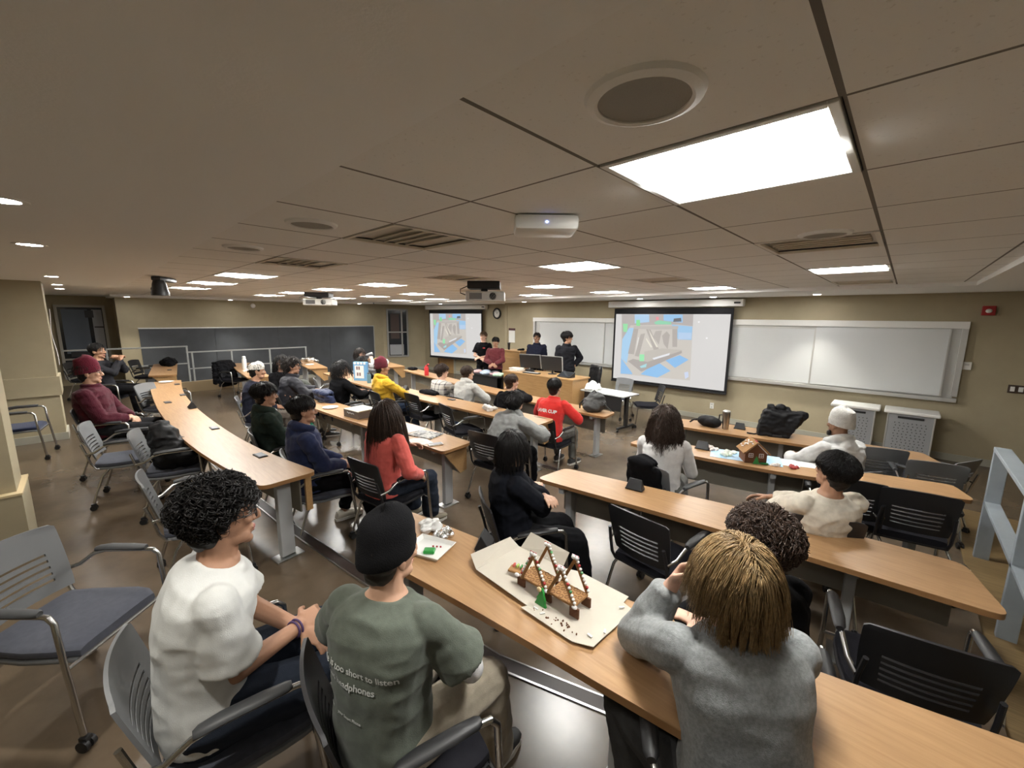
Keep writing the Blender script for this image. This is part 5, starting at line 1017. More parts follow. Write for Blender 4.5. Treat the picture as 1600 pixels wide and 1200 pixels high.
def newsprint():
    m = mat('newsprint', (.5, .5, .48), rough=.85); nt = m.node_tree; N = nt.nodes; L = nt.links; tc = N.new('ShaderNodeTexCoord'); n = N.new('ShaderNodeTexNoise'); n.inputs['Scale'].default_value = 28; n.inputs['Detail'].default_value = 6; L.new(tc.outputs['Object'], n.inputs[0])
    r = N.new('ShaderNodeValToRGB'); r.color_ramp.elements[0].position = .42; r.color_ramp.elements[0].color = (.12, .12, .13, 1); r.color_ramp.elements[1].position = .55; r.color_ramp.elements[1].color = (.6, .6, .57, 1); L.new(n.outputs[0], r.inputs[0]); L.new(r.outputs[0], N['Principled BSDF'].inputs['Base Color']); return m
M_NEWS = newsprint()
sheet('newspaper', -3.92, 2.66, T1, .34, .24, .3, 'folded printed newspaper on the coral sweater desk', M_NEWS, 'newspaper', .012); sheet('paper_sheet', -4.35, 2.68, T1, .42, .26, .1, 'blank white sheet under the grey pad by the coral sweater'); sheet('paper_sheet', -3.75, 2.47, T1, .26, .20, -.2, 'small white sheet at the front edge of the coral sweater desk')
t = empty('phone', (-3.53, 2.52, T1+.002), -.3, 'white phone on the coral sweater desk near its end', 'phone'); MB().box((0, 0, .005), (.078, .155, .009)).build('case', M_WHITE, t, False, .003); MB().box((0, 0, .010), (.068, .14, .002)).build('screen', M_PADTOP, t, False)
# pizza box
t = empty('pizza_box', (-5.32, 2.56, T1), .12, 'tall brown and cream card box with white scribble on its side', 'box'); M_KRAFT = mat('kraft_card', (.115, .085, .065), rough=.8); M_CREAM = mat('cream_card', (.52, .49, .40), rough=.8)
MB().box((0, 0, .05), (.34, .30, .10)).build('tray', M_KRAFT, t, False, .003); MB().box((0, .0, .104), (.345, .305, .008)).build('lid', M_CREAM, t, False, .002); MB().box((.195, -.02, .107), (.05, .26, .004), roty(-.5)).build('lid_flap', M_CREAM, t, False)
MB().tube([(-.085+.17*i/26, -.1525, .066+.010*math.sin(i*1.9)+.004*math.sin(i*.7)) for i in range(27)], .0028, 5).build('scribble', M_PAPER, t)
def text_mesh(txt, size, m, name, parent=None, shear=0., weight=0.):
    cu = bpy.data.curves.new(name, 'FONT'); cu.body = txt; cu.size = size; cu.align_x = 'CENTER'; cu.shear = shear; cu.offset = weight; cu.resolution_u = 3
    o = bpy.data.objects.new(name, cu); COL.objects.link(o); dg = bpy.context.evaluated_depsgraph_get(); me = bpy.data.meshes.new_from_object(o.evaluated_get(dg), depsgraph=dg); bpy.data.objects.remove(o); bpy.data.curves.remove(cu)
    me.name = name; me.materials.clear(); me.materials.append(m); return me
M_INK = mat('white_print', (.72, .72, .72), rough=.7)
# bottles, boxes, crumpled tissue
def crumple(name, x, y, z, r, lab, m, cat, seed=1, flat=.6):
    t = empty(name, (x, y, z), seed*.7, lab, cat); rs = np.random.RandomState(seed); b = MB()
    for k in range(9): a = rs.normal(size=3)*np.array((.5, .5, .25))*r; b.ell((a[0], a[1], abs(a[2])+r*.25*flat), np.array((.5, .45, .35*flat+.1))*r*(.6+.6*rs.rand()), rotz(rs.rand()*6) @ rotx(rs.rand()))
    link('crumpled_body', remesh(b, r*.10, 0, r*.28, 1.1/r, seed, 'c'), m, t, smooth=False); return t
crumple('tissue', -4.33, 4.05, T1, .085, 'crumpled white tissue at the edge of the slumped hoodie desk', M_PAPER, 'tissue', 2); crumple('plastic_bag', -4.58, 7.28, .731, .13, 'crumpled white plastic bag on the pale topped table', M_WHITE, 'bag', 5, .9)
crumple('tissue', -11.75, 6.5, T2, .12, 'white crumpled wrapper with a peak on the window desk', M_PAPER, 'tissue', 7, 1.2); crumple('foil_bundle', -12.7, 4.62, T1, .17, 'silver and white wrapped bundle on the desk before the grey board', M_FOIL, 'bundle', 9, .5); crumple('chip_bag', -12.3, 6.55, T2, .10, 'yellow crumpled bag on the window desk behind the maroon hat', mat('yellow_bag', (.65, .55, .08), rough=.5), 'bag', 11, 1.5)
def bottle(name, x, y, z, prof, m, lab, cap=None, capm=None):
    t = empty(name, (x, y, z), 0, lab, 'bottle'); MB().lathe(prof, n=24).build('bottle_body', m, t)
    if cap: MB().lathe(cap, n=20).build('cap', capm or m, t)
    return t
M_RED = mat('red_bottle_paint', (.55, .03, .035), rough=.4)
b_ = bottle('water_bottle', -8.69, 5.98, T2, [(.0, 0), (.052, .002), (.055, .02), (.055, .19), (.045, .225), (0, .23)], M_RED, 'bright red water bottle with spout on the fourth row desk', [(.035, .22), (.035, .255), (.0, .26)], M_RED)
MB().tube([(.02, 0, .25), (.05, 0, .285), (.085, 0, .30), (.11, 0, .285)], .014, 8).build('spout', M_RED, b_)
bottle('water_bottle', -12.05, 2.8, T1, [(0, 0), (.05, .002), (.052, .02), (.052, .24), (.04, .275), (0, .28)], M_WHITE, 'tall white bottle on the desk before the grey board', [(.042, .27), (.042, .315), (.03, .33), (0, .335)], M_PAPER)
bottle('water_bottle', -7.86, 4.0, T1, [(0, 0), (.04, .002), (.042, .02), (.042, .16), (.03, .19), (0, .195)], mat('teal_bottle', (.10, .20, .24), rough=.4), 'small teal bottle before the yellow top', [(.028, .19), (.028, .22), (0, .225)], M_PADTOP)
b_ = bottle('travel_mug', -1.63, 5.95, T2, [(0, 0), (.038, .001), (.040, .01), (.050, .22), (.051, .235), (0, .236)], mat('steel_mug', (.42, .38, .34), rough=.28, metal=1.), 'brushed steel travel mug with black handle on the front row desk', [(.047, .232), (.050, .25), (.03, .262), (0, .263)], M_ALU)
MB().tube([(-.046, 0, .19), (-.085, 0, .185), (-.088, 0, .10), (-.044, 0, .085)], .010, 8).build('handle', M_BLACK, b_)
# blue gingerbread kit box standing on the third row desk
t = empty('kit_box', (-8.30, 4.05, T1), .55, 'upright blue and white gingerbread kit box', 'box'); MB().box((0, 0, .20), (.30, .09, .40)).build('carton', mat('kit_blue', (.13, .30, .50), rough=.6), t, False, .002)
MB().box((-.01, -.0455, .19), (.21, .004, .27)).build('label_panel', M_PAPER, t, False)
for dx, dz in ((-.06, .27), (-.01, .27), (-.05, .14), (.005, .14)): MB().box((dx, -.049, dz), (.036, .003, .07)).build('printed_figure', mat('kit_brown', (.16, .10, .09), rough=.6), t, False)
for k in range(4): MB().ell((-.11+.075*k, -.045, .37), (.03, .006, .024)).build('printed_snow', M_PAPER, t)
# ---- cardboard sheet and cookie bridge on the nearest desk
t = empty('cardboard_sheet', (-1.08, 1.36, T0), 0, 'unfolded grey cardboard sheet under the cookie bridge', 'cardboard')
zc = .030; org = np.array((-1.08, 1.36))
def flat(pts, z0, z1=None): return [(x-org[0], y-org[1], z) for (x, y), z in zip(pts, z0 if hasattr(z0, '__len__') else [z0]*len(pts))]
M_ = MB()
def face(mb, P): mb.add(P, [tuple(range(len(P)))])
face(M_, flat([(-1.375, 1.205), (-1.036, 1.195), (-1.05, 1.17), (-.786, 1.172), (-.712, 1.205), (-.700, 1.50), (-.755, 1.515), (-.758, 1.566), (-1.02, 1.566), (-1.094, 1.535), (-1.375, 1.515)], [.022, .016, .014, .010, .012, .006, .005, .005, .005, .005, .012])); M_.build('base_sheet', M_CARD, t, False, solid=.003)
M_ = MB(); face(M_, flat([(-1.375, 1.205), (-1.375, 1.515), (-1.43, 1.50), (-1.47, 1.25)], [.022, .012, .055, .045])); M_.build('left_flap', M_CARD, t, False, solid=.003)
M_ = MB(); face(M_, flat([(-1.365, 1.515), (-1.10, 1.535), (-1.09, 1.575), (-1.345, 1.575)], [.012, .005, .075, .085])); M_.build('back_flap', M_CARD, t, False, solid=.003)
for k, (x, y) in enumerate(((-1.0, 1.21), (-.96, 1.205), (-.72, 1.30), (-.75, 1.24), (-.74, 1.47), (-1.2, 1.54))): MB().box((x-org[0], y-org[1], .019), (.022, .008, .003), rotz(k)).build('torn_fluff', M_PAPER, t, False)
M_GB = mat('gingerbread', (.30, .155, .055), rough=.85, bump=.4, bscale=160, var=.15, vscale=30); M_GBD = mat('dark_gingerbread', (.13, .05, .02), rough=.85, bump=.3, bscale=160); M_ICE = mat('icing', (.72, .70, .70), rough=.5)
CANDY = [mat('candy_'+n, c, rough=.25) for n, c in (('white', (.72, .70, .68)), ('green', (.10, .30, .12)), ('red', (.36, .04, .04)), ('coral', (.62, .12, .10)), ('lime', (.36, .50, .12)))]
t = empty('cookie_bridge', (-1.0, 1.325, T0+.016), .02, 'gingerbread bridge with candy-studded triangular trusses', 'gingerbread bridge')
for x0, x1 in ((-.15, -.005), (.012, .15)):
    o = MB().box(((x0+x1)/2, 0, .050), (x1-x0, .105, .012), bev=.003).build('deck', M_GB, t, False)
    b = MB()
    for i in range(6):
        for j in range(3): b.tube([(x0+.018+(x1-x0-.03)*i/5+.009*math.cos(a), -.034+.034*j+.011*math.sin(a)+(.012 if i % 2 else 0)-.006, .0565) for a in np.linspace(0, 2*PI, 7)[:-1]], .0012, 4, close=True)
    b.build('stone_pattern', M_GBD, o, False)
for x in (-.145, .005, .145):
    for y in (-.045, .045): MB().box((x, y, .022), (.045, .010, .044)).build('pier', M_GBD, t, False, .002)
k = 0
for y in (-.052, .052):
    for xa, xp, xb in ((-.14, -.072, -.005), (.01, .078, .145)):
        for (xs_, zs_), (xe, ze) in (((xa, .045), (xp, .185)), ((xb, .056), (xp, .185))):
            o = MB().box(((xs_+xe)/2, y, (zs_+ze)/2), (math.hypot(xe-xs_, ze-zs_), .011, .013), roty(-math.atan2(ze-zs_, xe-xs_)), bev=.003).build('truss_stick', M_GB, t, False)
            nr_ = np.array((-(ze-zs_), 0, xe-xs_)); nr_ = nr_/np.linalg.norm(nr_); nr_ = nr_ if nr_[2] > 0 else -nr_
            if (xs_ == xb) or y < 0 and xa < 0:
                for i in range(9):
                    f = (i+.6)/9.4; MB().ell(np.array((xs_+(xe-xs_)*f, y, zs_+(ze-zs_)*f))+nr_*.0095, (.0072, .0072, .0062), n=8, m=6).build('candy', CANDY[(i*2+k) % 3 if i % 2 else 0], o)
        for dx in (-.008, .008): MB().ell((xp+dx, y, .194), (.011, .011, .010), n=10, m=6).build('peppermint', CANDY[0], t); MB().box((xp+dx, y, .203), (.018, .003, .004)).build('peppermint_stripe', CANDY[2], t, False)
        k += 1
for x in (-.165, .0, .15): MB().ell((x, -.054, .052), (.013, .010, .008), n=10, m=6).build('icing_blob', M_ICE, t)
b = MB(); b.prism([(-.03, 0), (.03, 0), (.018, .026), (.024, .026), (.010, .052), (.014, .052), (0, .078), (-.014, .052), (-.010, .052), (-.024, .026), (-.018, .026)], -.006, .006); b.xf(rotx(PI/2-.12), (0, -.085, 0)); b.build('tree_cookie', mat('green_icing', (.02, .25, .04), rough=.4), t, False, .002)
MB().ell((0, -.098, .082), (.012, .008, .011), n=10, m=6).build('tree_topper', mat('shortbread', (.62, .46, .26), rough=.8), t)
o = MB().box((-.205, .0, .03), (.09, .05, .012), rotz(.3), bev=.004).build('broken_deck', M_GB, t, False)
for i in range(7): MB().ell((-.235+.018*i, .005+.006*(i % 3), .042), (.006, .016, .009), rotz(.3), 8, 6).build('sour_candy', CANDY[(3, 4, 1)[i % 3]], o)
rs = np.random.RandomState(3)
b = MB()
for i in range(26): x, y = (.10+.06*rs.randn(), -.13+.014*rs.randn()); b.box((x, y, .0035), rs.rand(3)*.006+.002, rotz(i))
o = b.build('gingerbread_crumbs', M_GBD, None, False); o.location = (-1.0, 1.335, T0+.013); tag(o, 'dark crumbs scattered on the cardboard before the cookie bridge', 'crumbs', kind='stuff')
# white tray, foil, wrapper
t = empty('foam_tray', (-1.715, 1.17, T0), .35, 'white foam tray with a green iced cookie behind the black beanie', 'tray'); b = MB()
Q = lambda s, z: np.array([(x*s, y*s, z) for x, y in ((-.11, -.09), (.11, -.09), (.11, .09), (-.11, .09))])
b.loft([Q(.86, 0), Q(1.02, .022), Q(1, .024), Q(.97, .022), Q(.84, .005)], cap=False); b.add(Q(.86, 0), [(3, 2, 1, 0)]); b.add(Q(.84, .005), [(0, 1, 2, 3)]); b.build('tray_body', M_WHITE, t, False)
b = MB(); b.box((.02, -.03, .016), (.06, .045, .018), rotz(.4), bev=.006); b.build('green_cookie', cm('green_icing2', (.02, .25, .04), rough=.4), t, False)
for k in range(3): MB().ell((.01+.02*k, .02+.006*k, .012), (.006, .005, .005)).build('berry', CANDY[2], t)
crumple('foil_ball', -1.76, 1.31, T0, .045, 'crumpled silver foil ball behind the white tray', M_FOIL, 'foil', 13, .9); crumple('plastic_wrapper', -1.90, 1.30, T0, .06, 'clear crinkled wrapper left of the foil ball', mat('clear_wrap', (.65, .65, .63), rough=.2, spec=.8), 'wrapper', 15, .5)
pad(-1.53, 1.40, T0, 2.2, 'raised black triangular outlet at the left corner of the cardboard', True)
# ---- gingerbread house desk
M_BLUEW = mat('blue_wrapping', (.20, .42, .66), rough=.4, var=.5, vscale=9, wear=(.55, .66, .74))
t = sheet('wrapping_sheet', -1.02, 4.47, T1, .62, .30, .28, 'shiny blue printed wrapping spread under the gingerbread house', M_BLUEW, 'wrapping', .004)
t = empty('gingerbread_house', (-.94, 4.41, T1+.004), .55, 'brown gingerbread house with iced windows and snowy roof', 'gingerbread house')
W, D, H, P_ = .19, .17, .10, .19
MB().loft([np.array([(-W/2, y, 0), (W/2, y, 0), (W/2, y, H), (0, y, P_), (-W/2, y, H)]) for y in (-D/2, D/2)]).build('walls', M_GBD, t, False)
for s in (-1, 1): MB().box((s*(W/4+.012), 0, (H+P_)/2+.004), (math.hypot(W/2, P_-H)+.03, D+.05, .012), roty(s*math.atan2(P_-H, W/2))).build('roof', M_GB, t, False, .003)
for x in (-.045, .045):
    o = MB().box((x, -D/2-.002, .075), (.04, .004, .04)).build('window_icing', M_ICE, t, False)
    for q in (-.0085, .0085):
        for q2 in (-.0085, .0085): MB().box((x+q, -D/2-.0045, .075+q2), (.013, .002, .013)).build('window_opening', M_GBD, o, False)
b = MB(); b.prism([(-.03, 0), (.03, 0), (.012, .035), (.018, .035), (0, .075), (-.018, .035), (-.012, .035)], -.005, .005); b.xf(rotx(PI/2), (0, -D/2-.02, 0)); b.build('tree_cookie', cm('green_icing3', (.02, .22, .05), rough=.4), t, False)
MB().box((.07, -D/2-.02, .008), (.07, .03, .014), bev=.005).build('green_gumdrop', cm('green_icing4', (.02, .18, .05), rough=.4), t, False)
for s in (-1, 1): MB().tube([(s*W/2, -D/2-.006, H), (0, -D/2-.006, P_+.004)], .005, 6).build('icing_edge', M_ICE, t)
rs = np.random.RandomState(6)
for i in range(14): u, v = rs.rand()*.8+.1, rs.rand()-.5; MB().ell((-(1-u)*W/2-.012, v*D*.95, H+(P_-H)*u+.018), (.008, .009, .006), n=8, m=5).build('icing_dot', M_ICE, t)
for i in range(3): MB().ell((.004, -.06+.02*i, P_+.016), (.010, .010, .010), n=8, m=5).build('red_candy', CANDY[2], t)
crumple('candy_bag', -1.16, 4.40, T1+.004, .055, 'clear bag of green and white candy left of the gingerbread house', mat('candy_bag_film', (.45, .55, .42), rough=.3, var=.5, vscale=30, wear=(.6, .6, .6)), 'bag', 17, .5); crumple('candy_bag', -1.33, 4.47, T1, .05, 'small clear bag with red sweets beside the raised outlet', mat('candy_film', (.6, .52, .48), rough=.3, var=.4, vscale=40), 'bag', 19, .7)
sheet('instruction_sheet', -.74, 4.57, T1, .30, .21, .35, 'pale blue printed sheet right of the gingerbread house', mat('pale_print', (.55, .62, .68), rough=.6, var=.2, vscale=20)); sheet('paper_sheet', -.50, 4.66, T1, .21, .17, .4, 'white sheet under the arm of the pale beanie person')
crumple('candy_pile', -.75, 4.40, T1, .03, 'small pile of white candies at the desk front edge', CANDY[0], 'candy', 21, .5); crumple('candy_pile', -.61, 4.44, T1, .035, 'red and silver wrapped candies by the white sheet', CANDY[2], 'candy', 23, .6); crumple('wrapper', -1.62, 4.36, T1, .05, 'clear crinkled wrapper beside the white top', cm('clear_wrap2', (.55, .52, .46), rough=.3), 'wrapper', 25, .3)
# ---- bags
M_NYL = mat('black_nylon', (.005, .005, .006), spec=.25, rough=.6, bump=.2, bscale=200); M_GNYL = mat('dark_grey_nylon', (.035, .036, .035), rough=.6, bump=.3, bscale=120)
def softbag(name, x, y, z, rz, shapes, m, lab, cat='bag', vox=.012, fold=.012, straps=(), seed=1):
    t = empty(name, (x, y, z), rz, lab, cat); b = MB()
    for c, r in shapes: b.ell(c, r)
    link('bag_body', remesh(b, vox, 2, fold, 10, seed, 'bag'), m, t)
    for s in straps: MB().tube(s, .012, 8).build('strap', m, t)
    return t
softbag('waist_bag', -1.85, 5.93, T2, .1, [((0, 0, .075), (.15, .07, .075)), ((.05, -.02, .07), (.12, .07, .07))], M_NYL, 'black waist bag on the front row desk beside the steel mug', straps=[[(-.13, 0, .08), (-.2, .03, .06), (-.25, .05, .015)]], seed=2)
t = empty('tote_bag', (-1.06, 6.08, T2), .30, 'large slouching black tote bag on the front row desk', 'bag'); b = MB()
def slab(w0, w1, d0, d1, h, lean, z=0.): return [np.array([(x*w+lean*f, y*d, z+h*f) for x, y in ((-1, -1), (1, -1), (1, 1), (-1, 1))]) for f, w, d in ((0, w0, d0), (.5, (w0+w1)/2+.012, (d0+d1)/2+.01), (1, w1, d1))]
b.loft(slab(.17, .205, .10, .07, .33, .09)); b.loft(slab(.06, .03, .06, .03, .40, -.05)); b.ell((.06, 0, .37), (.055, .05, .05)); b.ell((.13, .02, .33), (.05, .05, .05)); b.xf(None, (-.04, 0, 0)); b.box((.21, .02, .21), (.10, .12, .30), roty(.62), bev=.03); b.box((-.03, 0, .18), (.22, .21, .30), roty(.22), bev=.04)
link('bag_body', remesh(b, .012, 2, .012, 12, 5, 'bag'), M_NYL, t); MB().tube([(-.16, -.06, .03), (-.25, -.09, .012), (-.33, -.07, .012)], .010, 8).build('strap', M_NYL, t); MB().box((.0, -.11, .02), (.10, .02, .03), bev=.006).build('buckle', M_BLACK, t, False)
softbag('backpack', -3.50, 5.60, T2, .2, [((0, 0, .12), (.20, .15, .13)), ((.02, .02, .2), (.15, .12, .11)), ((0, -.12, .08), (.14, .07, .08))], M_GNYL, 'dark grey backpack lying on the desk end near the red jersey', 'backpack', straps=[[(-.15, -.08, .18), (-.22, -.06, .1), (-.24, 0, .02)], [(.15, -.06, .18), (.24, -.02, .08), (.27, .05, .02)], [(-.04, 0, .3), (0, .0, .335), (.04, 0, .3)]], seed=7)
softbag('jacket', -12.95, 1.42, T0, -.1, [((0, 0, .07), (.28, .16, .08)), ((-.12, .02, .1), (.14, .12, .08)), ((.14, 0, .1), (.16, .12, .08)), ((.26, .02, .05), (.12, .08, .05))], M_BLACKC, 'black jacket heaped on the far left desk', 'jacket', fold=.03, seed=9)
softbag('dark_cap', -9.9, 6.35, T2, 0, [((0, 0, .03), (.2, .12, .035)), ((.1, 0, .04), (.1, .08, .04))], M_BLACKC, 'dark flat garment on the desk left of the red bottle', 'garment', seed=11)
# ---------------------------------------------------------------- empty chairs, coats and bags on chairs, lettering on clothes
def chair_at(px, py, zf, deg, label, kind='K', arms=True, z=.84, back=.31):
    """chair whose back top centre lies under the given photo point"""
    w = pz(px, py, zf+z); a = math.radians(deg); return chair(w[0]-math.sin(a)*back, w[1]+math.cos(a)*back, zf, deg, label, kind, arms)
EC = {}
EC['fg'] = chair(-2.88, -.18, Z0, -46, 'empty grey armchair in the left foreground, beside the white t-shirt', 'G')
EC['row1'] = chair_at(214, 746, Z0, -4, 'empty grey slotted armchair just behind the curly haired person in white', 'G')
EC['aisle'] = chair_at(126, 664, Z0, -12, 'empty light grey armchair seen from the side below the maroon sweater', 'G')
EC['pack'] = chair_at(203, 676, Z0, -14, 'dark grey chair holding the black backpack at the curved desk', 'G')
EC['next'] = chair_at(222, 600, Z0, -38, 'empty grey chair between the maroon sweater and the curved desk end', 'G')
EC['pier'] = chair(-8.55, -.72, Z0, -8, 'blue seated chair half hidden by the near pier at left', 'N')
EC['far'] = chair_at(105, 567, Z0, -25, 'black chair with blue seat beyond the far pier', 'K')
EC['l1'] = chair_at(206, 563, Z0, -30, 'black chair right of the person with clasped hands', 'K')
EC['coat'] = chair_at(350, 568, Z1, -62, 'chair draped with a black jacket in front of the grey board', 'K')
EC['mid1'] = chair_at(640, 616, Z1, -2, 'empty black slotted chair, left of two beyond the card box', 'K')
EC['mid2'] = chair_at(692, 633, Z1, -14, 'empty black slotted armchair, right of two beyond the card box', 'K')
EC['mid0'] = chair_at(592, 609, Z1, 6, 'grey slotted chair with a black backpack hung behind the coral sweater head', 'G')
EC['bp'] = chair_at(490, 592, Z1, -16, 'dark grey chair between the quilted jacket and the navy coat', 'G')
EC['bp2'] = chair_at(447, 598, Z1, -14, 'chair carrying the green and grey backpack', 'K')
EC['A1'] = chair_at(992, 806, Z1, -6, 'empty black slotted chair between the cookie bridge and the middle desk', 'K')
EC['A2'] = chair_at(1468, 1012, Z1, 12, 'empty black armchair at lower right, across the nearest desk', 'K')
EC['B1'] = chair_at(1442, 772, Z1, 10, 'empty wide black armchair nearest the steel railing', 'K')
EC['B2'] = chair_at(1335, 752, Z1, 12, 'empty black armchair directly right of the cream sweater', 'K')
EC['C1'] = chair_at(1382, 702, Z2, 20, 'empty dark grey chair right of the pale hoodie, left of two', 'G')
EC['C2'] = chair_at(1468, 725, Z2, 12, 'empty dark grey chair in the third row, right of two', 'G')
EC['C3'] = chair_at(1520, 722, Z2, 62, 'dark grey chair turned sideways next to the steel railing', 'G')
EC['F1'] = chair(-4.55, 8.25, Z2, 176, 'pale grey chair behind the pale topped folding table', 'G', False)
EC['F2'] = chair(-3.72, 8.0, Z2, 128, 'black chair at the right end of the pale topped folding table', 'K', False)
for k, lab in (('P17', 'black chair under the person in the yellow hooded top'), ('P20', 'black chair under the smooth haired person by the window desk'), ('P22', 'black chair of the smiling person'), ('P23', 'black chair of the person in the quilted jacket')):
    x, y, z = PEOPLE[k]['pos']; d = PEOPLE[k]['deg']; a = math.radians(d); chair(x-math.sin(a)*.075, y+math.cos(a)*.075, z, d, lab, 'K')
def on_chair(ch, name, shapes, m, lab, cat, vox=.012, fold=.012, seed=1, straps=()):
    t = empty(name, ch.location, ch.rotation_euler[2], lab, cat); b = MB()
    for c, r in shapes: b.ell(c, r)
    link(name+'_body', remesh(b, vox, 2, fold, 10, seed, name), m, t)
    for s in straps: MB().tube(s, .014, 8).build('strap', m, t)
    return t
def drape(ch, name, m, lab, cat, w=.26, top=.87, bottom=.38, fold=.014, ribs=0, seed=1, th=.03):
    """garment hung over a chair back: an outer and an inner fall joined over the top edge"""
    t = empty(name, ch.location, ch.rotation_euler[2], lab, cat); b = MB(); zs = np.linspace(bottom, top, 12)
    for i, z in enumerate(zs): b.ell((0, -.25-.09*(z-.5)/.34-.03, z), (w*(1.05-.18*abs(z-.62)), th+.012+.012*(ribs and i % 2), .045))
    for z in np.linspace(top-.18, top, 4): b.ell((0, -.22-.09*(z-.5)/.34+.035, z), (w*.9, th, .05))
    b.ell((0, -.335, top+.01), (w*.95, .05, .03)); 
    for s in (-1, 1): b.cap((s*w*.95, -.32, top-.08), (s*w*1.05, -.30, bottom+.08), .05, .045)
    link(name+'_body', remesh(b, .012, 2 if not ribs else 1, fold, 9, seed, name), m, t); return t
M_PUFF = cloth('navy_quilt', (.016, .024, .065), rough=.45)
drape(EC['coat'], 'jacket', M_BLACKC, 'black jacket hung over a chair back before the grey board', 'jacket', w=.27, bottom=.30, seed=3, fold=.025, th=.04)
drape(PEOPLE['P18']['chair'], 'quilted_coat', M_PUFF, 'navy quilted coat hung on a chair behind the black sweater', 'coat', w=.27, ribs=1, seed=5, th=.045, fold=.012)
drape(PEOPLE['P16']['chair'], 'jacket', M_BLACKC, 'black and green jacket hung behind the plaid shirt', 'jacket', w=.25, seed=7, bottom=.45)
drape(PEOPLE['P6']['chair'], 'jacket', M_BLACKC, 'black jacket hung on the chair behind the white top', 'jacket', w=.13, seed=9, bottom=.40, fold=.008)
on_chair(EC['pack'], 'backpack', [((.03, -.02, .60), (.19, .15, .17)), ((.02, -.06, .74), (.15, .12, .14)), ((.05, .10, .56), (.17, .12, .10)), ((-.02, -.08, .84), (.10, .09, .07))], M_NYL, 'black backpack sitting on a chair at the curved desk', 'backpack', seed=3, fold=.025, straps=[[(-.13, -.02, .75), (-.2, .05, .62), (-.16, .12, .5)]])
on_chair(EC['bp2'], 'backpack', [((0, -.02, .66), (.22, .16, .20)), ((.02, .06, .6), (.2, .14, .14)), ((0, -.05, .80), (.17, .12, .08))], cloth('sage_canvas', (.055, .06, .05), var=.4, vscale=8), 'green and grey backpack on a chair behind the two dark haired people', 'backpack', seed=4, fold=.015)
on_chair(EC['mid0'], 'backpack', [((.03, -.0, .64), (.16, .12, .18)), ((.03, .03, .78), (.13, .10, .10))], M_NYL, 'black backpack in the grey chair beyond the coral sweater', 'backpack', seed=5, straps=[[(.14, .06, .84), (.22, .12, .74), (.2, .14, .56)]])
# blue folders and clothes stacked between the patch jacket and the quilted jacket
on_chair(EC['bp2'], 'blue_jacket', [((-.05, .42, .62), (.24, .12, .06)), ((.1, .44, .66), (.14, .1, .05))], cloth('royal_blue_cloth', (.03, .07, .2)), 'blue jacket bundled beside the white capped person', 'jacket', seed=6) if False else None
# lettering projected on clothing
def print_on(p, name, lines, m, s_top, gap, off=.004, back=True, x0=0., align='c'):
    """white print that follows the back (or chest) of a garment"""
    root = p['root']; top = [c for c in root.children if c.name.split('.')[0] == 'top'][0]; outs = []
    from mathutils.bvhtree import BVHTree
    me = top.data; bvh = BVHTree.FromPolygons([v.co[:] for v in me.vertices], [q.vertices[:] for q in me.polygons]); n0 = 0
    for k, (txt, size, wt, dx) in enumerate(lines):
        allv, allf = [], []; tm = text_mesh(txt, size, m, 't', weight=wt); b2 = bmesh.new(); b2.from_mesh(tm); bmesh.ops.subdivide_edges(b2, edges=[e for e in b2.edges if e.calc_length() > .006], cuts=2, use_grid_fill=False); bmesh.ops.triangulate(b2, faces=b2.faces[:])
        s = s_top-gap*k; r_, f_ = [np.array(q) for q in p['fa'](s)]; C = np.array(p['at'](s)); u_ = np.cross(r_, f_); sg = -1 if back else 1; idx = {}
        for v in b2.verts:
            x = v.co.x+dx; P = C+r_*(x if back else -x)+u_*v.co.y; o = P+f_*sg*.5
            hit = bvh.ray_cast(Vector(o), Vector(-f_*sg), 1.0)
            q = np.array(hit[0])+f_*sg*off if hit[0] is not None else P+f_*sg*.16
            idx[v.index] = len(allv); allv.append(q)
        for f in b2.faces: allf.append(tuple(idx[v.index] for v in f.verts))
        b2.free(); bpy.data.meshes.remove(tm)
        mo = bpy.data.meshes.new(name); mo.from_pydata([tuple(v) for v in allv], [], allf); outs.append(link(name, mo, m, root, False))
    return outs
M_PRINT = mat('shirt_print', (.62, .64, .62), rough=.8)
print_on(PEOPLE['P2'], 'lettering', [('life is too short to listen', .031, .0005, .0), ('to bad headphones', .031, .0005, -.035)], M_PRINT, .30, .042, off=.005)
print_on(PEOPLE['P2'], 'small_lettering', [('scan to visit       your Smart Phone', .014, .0004, -.05)], M_PRINT, .155, .02, off=.005)
print_on(PEOPLE['P13'], 'lettering', [('LAVER CUP', .062, .003, 0.)], mat('jersey_print', (.68, .66, .64), rough=.8), .30, .05, off=.014)
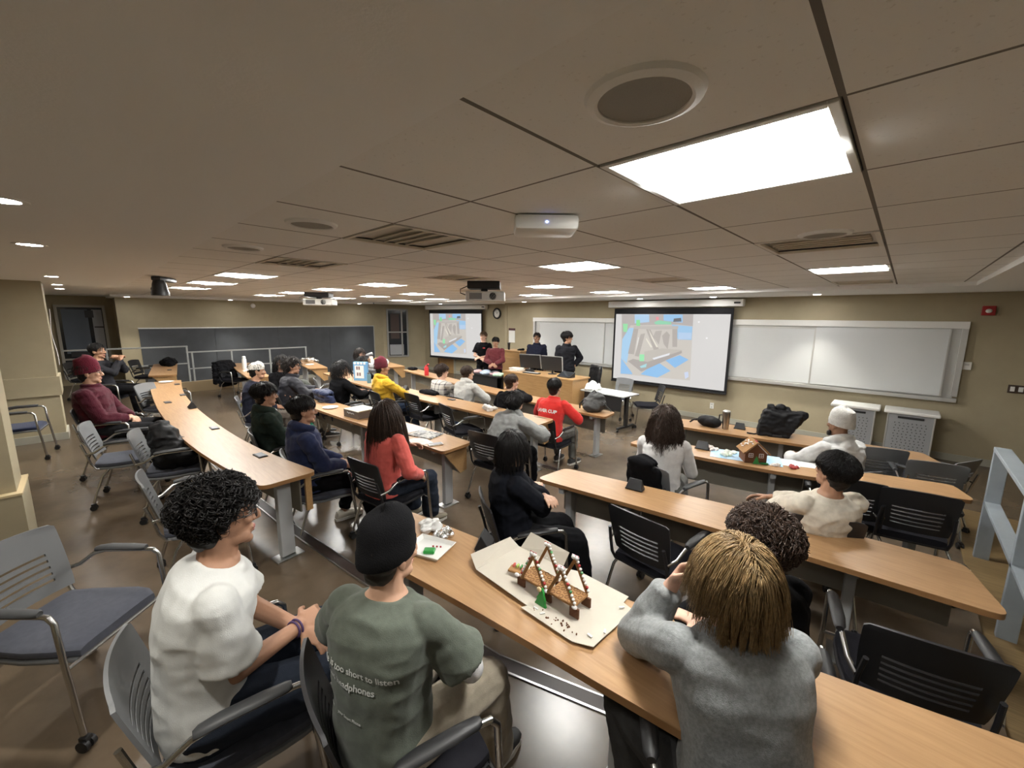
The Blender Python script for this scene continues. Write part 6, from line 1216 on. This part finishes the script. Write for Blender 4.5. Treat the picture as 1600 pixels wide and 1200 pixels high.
# coloured patches on the navy jacket, red logo on the black t-shirt
for dx, dz, w, h, c, nm in ((-.02, .30, .06, .05, (.50, .42, .40), 'pale'), (-.06, .25, .07, .05, (.42, .20, .18), 'rose'), (-.05, .20, .08, .04, (.22, .20, .32), 'violet'), (-.10, .15, .09, .04, (.55, .52, .10), 'yellow'), (-.10, .09, .06, .03, (.5, .5, .5), 'white'), (.06, .26, .05, .05, (.45, .30, .28), 'pink')):
    p = PEOPLE['P21']; r_, f_ = [np.array(q) for q in p['fa'](dz)]; C = np.array(p['at'](dz)); c0 = C+r_*(dx+.06)-f_*.165; u_ = np.cross(r_, f_)
    MB().box(c0, (w, .012, h), np.stack([r_, f_, u_], 1), bev=.004).build('jacket_patch', cm('patch_'+nm, c, rough=.8), p['root'], False)
p = PEOPLE['P26']; r_, f_ = [np.array(q) for q in p['fa'](.36)]; MB().box(np.array(p['at'](.36))+r_*-.07+f_*.148, (.07, .01, .03), np.stack([r_, f_, np.cross(r_, f_)], 1), bev=.003).build('chest_logo', cm('logo_red', (.40, .03, .03), rough=.7), p['root'], False)
# bracelet of the person in white
p = PEOPLE['P1']; sh, el, wr = p['J'][1]; d = nrm(wr-el); u = nrm(np.cross(d, (0, 0, 1))); v = np.cross(d, u)
for off, rr in ((.015, .034), (.03, .033)): MB().tube([wr-d*off+(u*math.cos(a)+v*math.sin(a))*rr for a in np.linspace(0, 2*PI, 20, endpoint=False)], .0045, 6, close=True).build('bracelet', cm('purple_cord', (.06, .03, .10), rough=.7), p['root'])
# plastic bottle at the lips of the drinking person
p = PEOPLE['P19']; q = p['hc']+p['R'] @ np.array((0, .10, -.055)); R_ = p['R'] @ rotx(-.35)
t = empty('drinking_bottle', tuple(np.array(p['root'].location)+rotz(math.radians(p['deg'])) @ q), math.radians(p['deg']), 'clear bottle held to the mouth by the grey board', 'bottle')
b = MB().lathe([(.012, 0), (.012, .03), (.032, .06), (.034, .20), (0, .205)], n=16); b.xf(p['R'] @ rotx(-PI/2+.15), (0, 0, 0)); b.build('bottle_body', mat('clear_plastic', (.55, .58, .62), rough=.1, trans=.4), t)
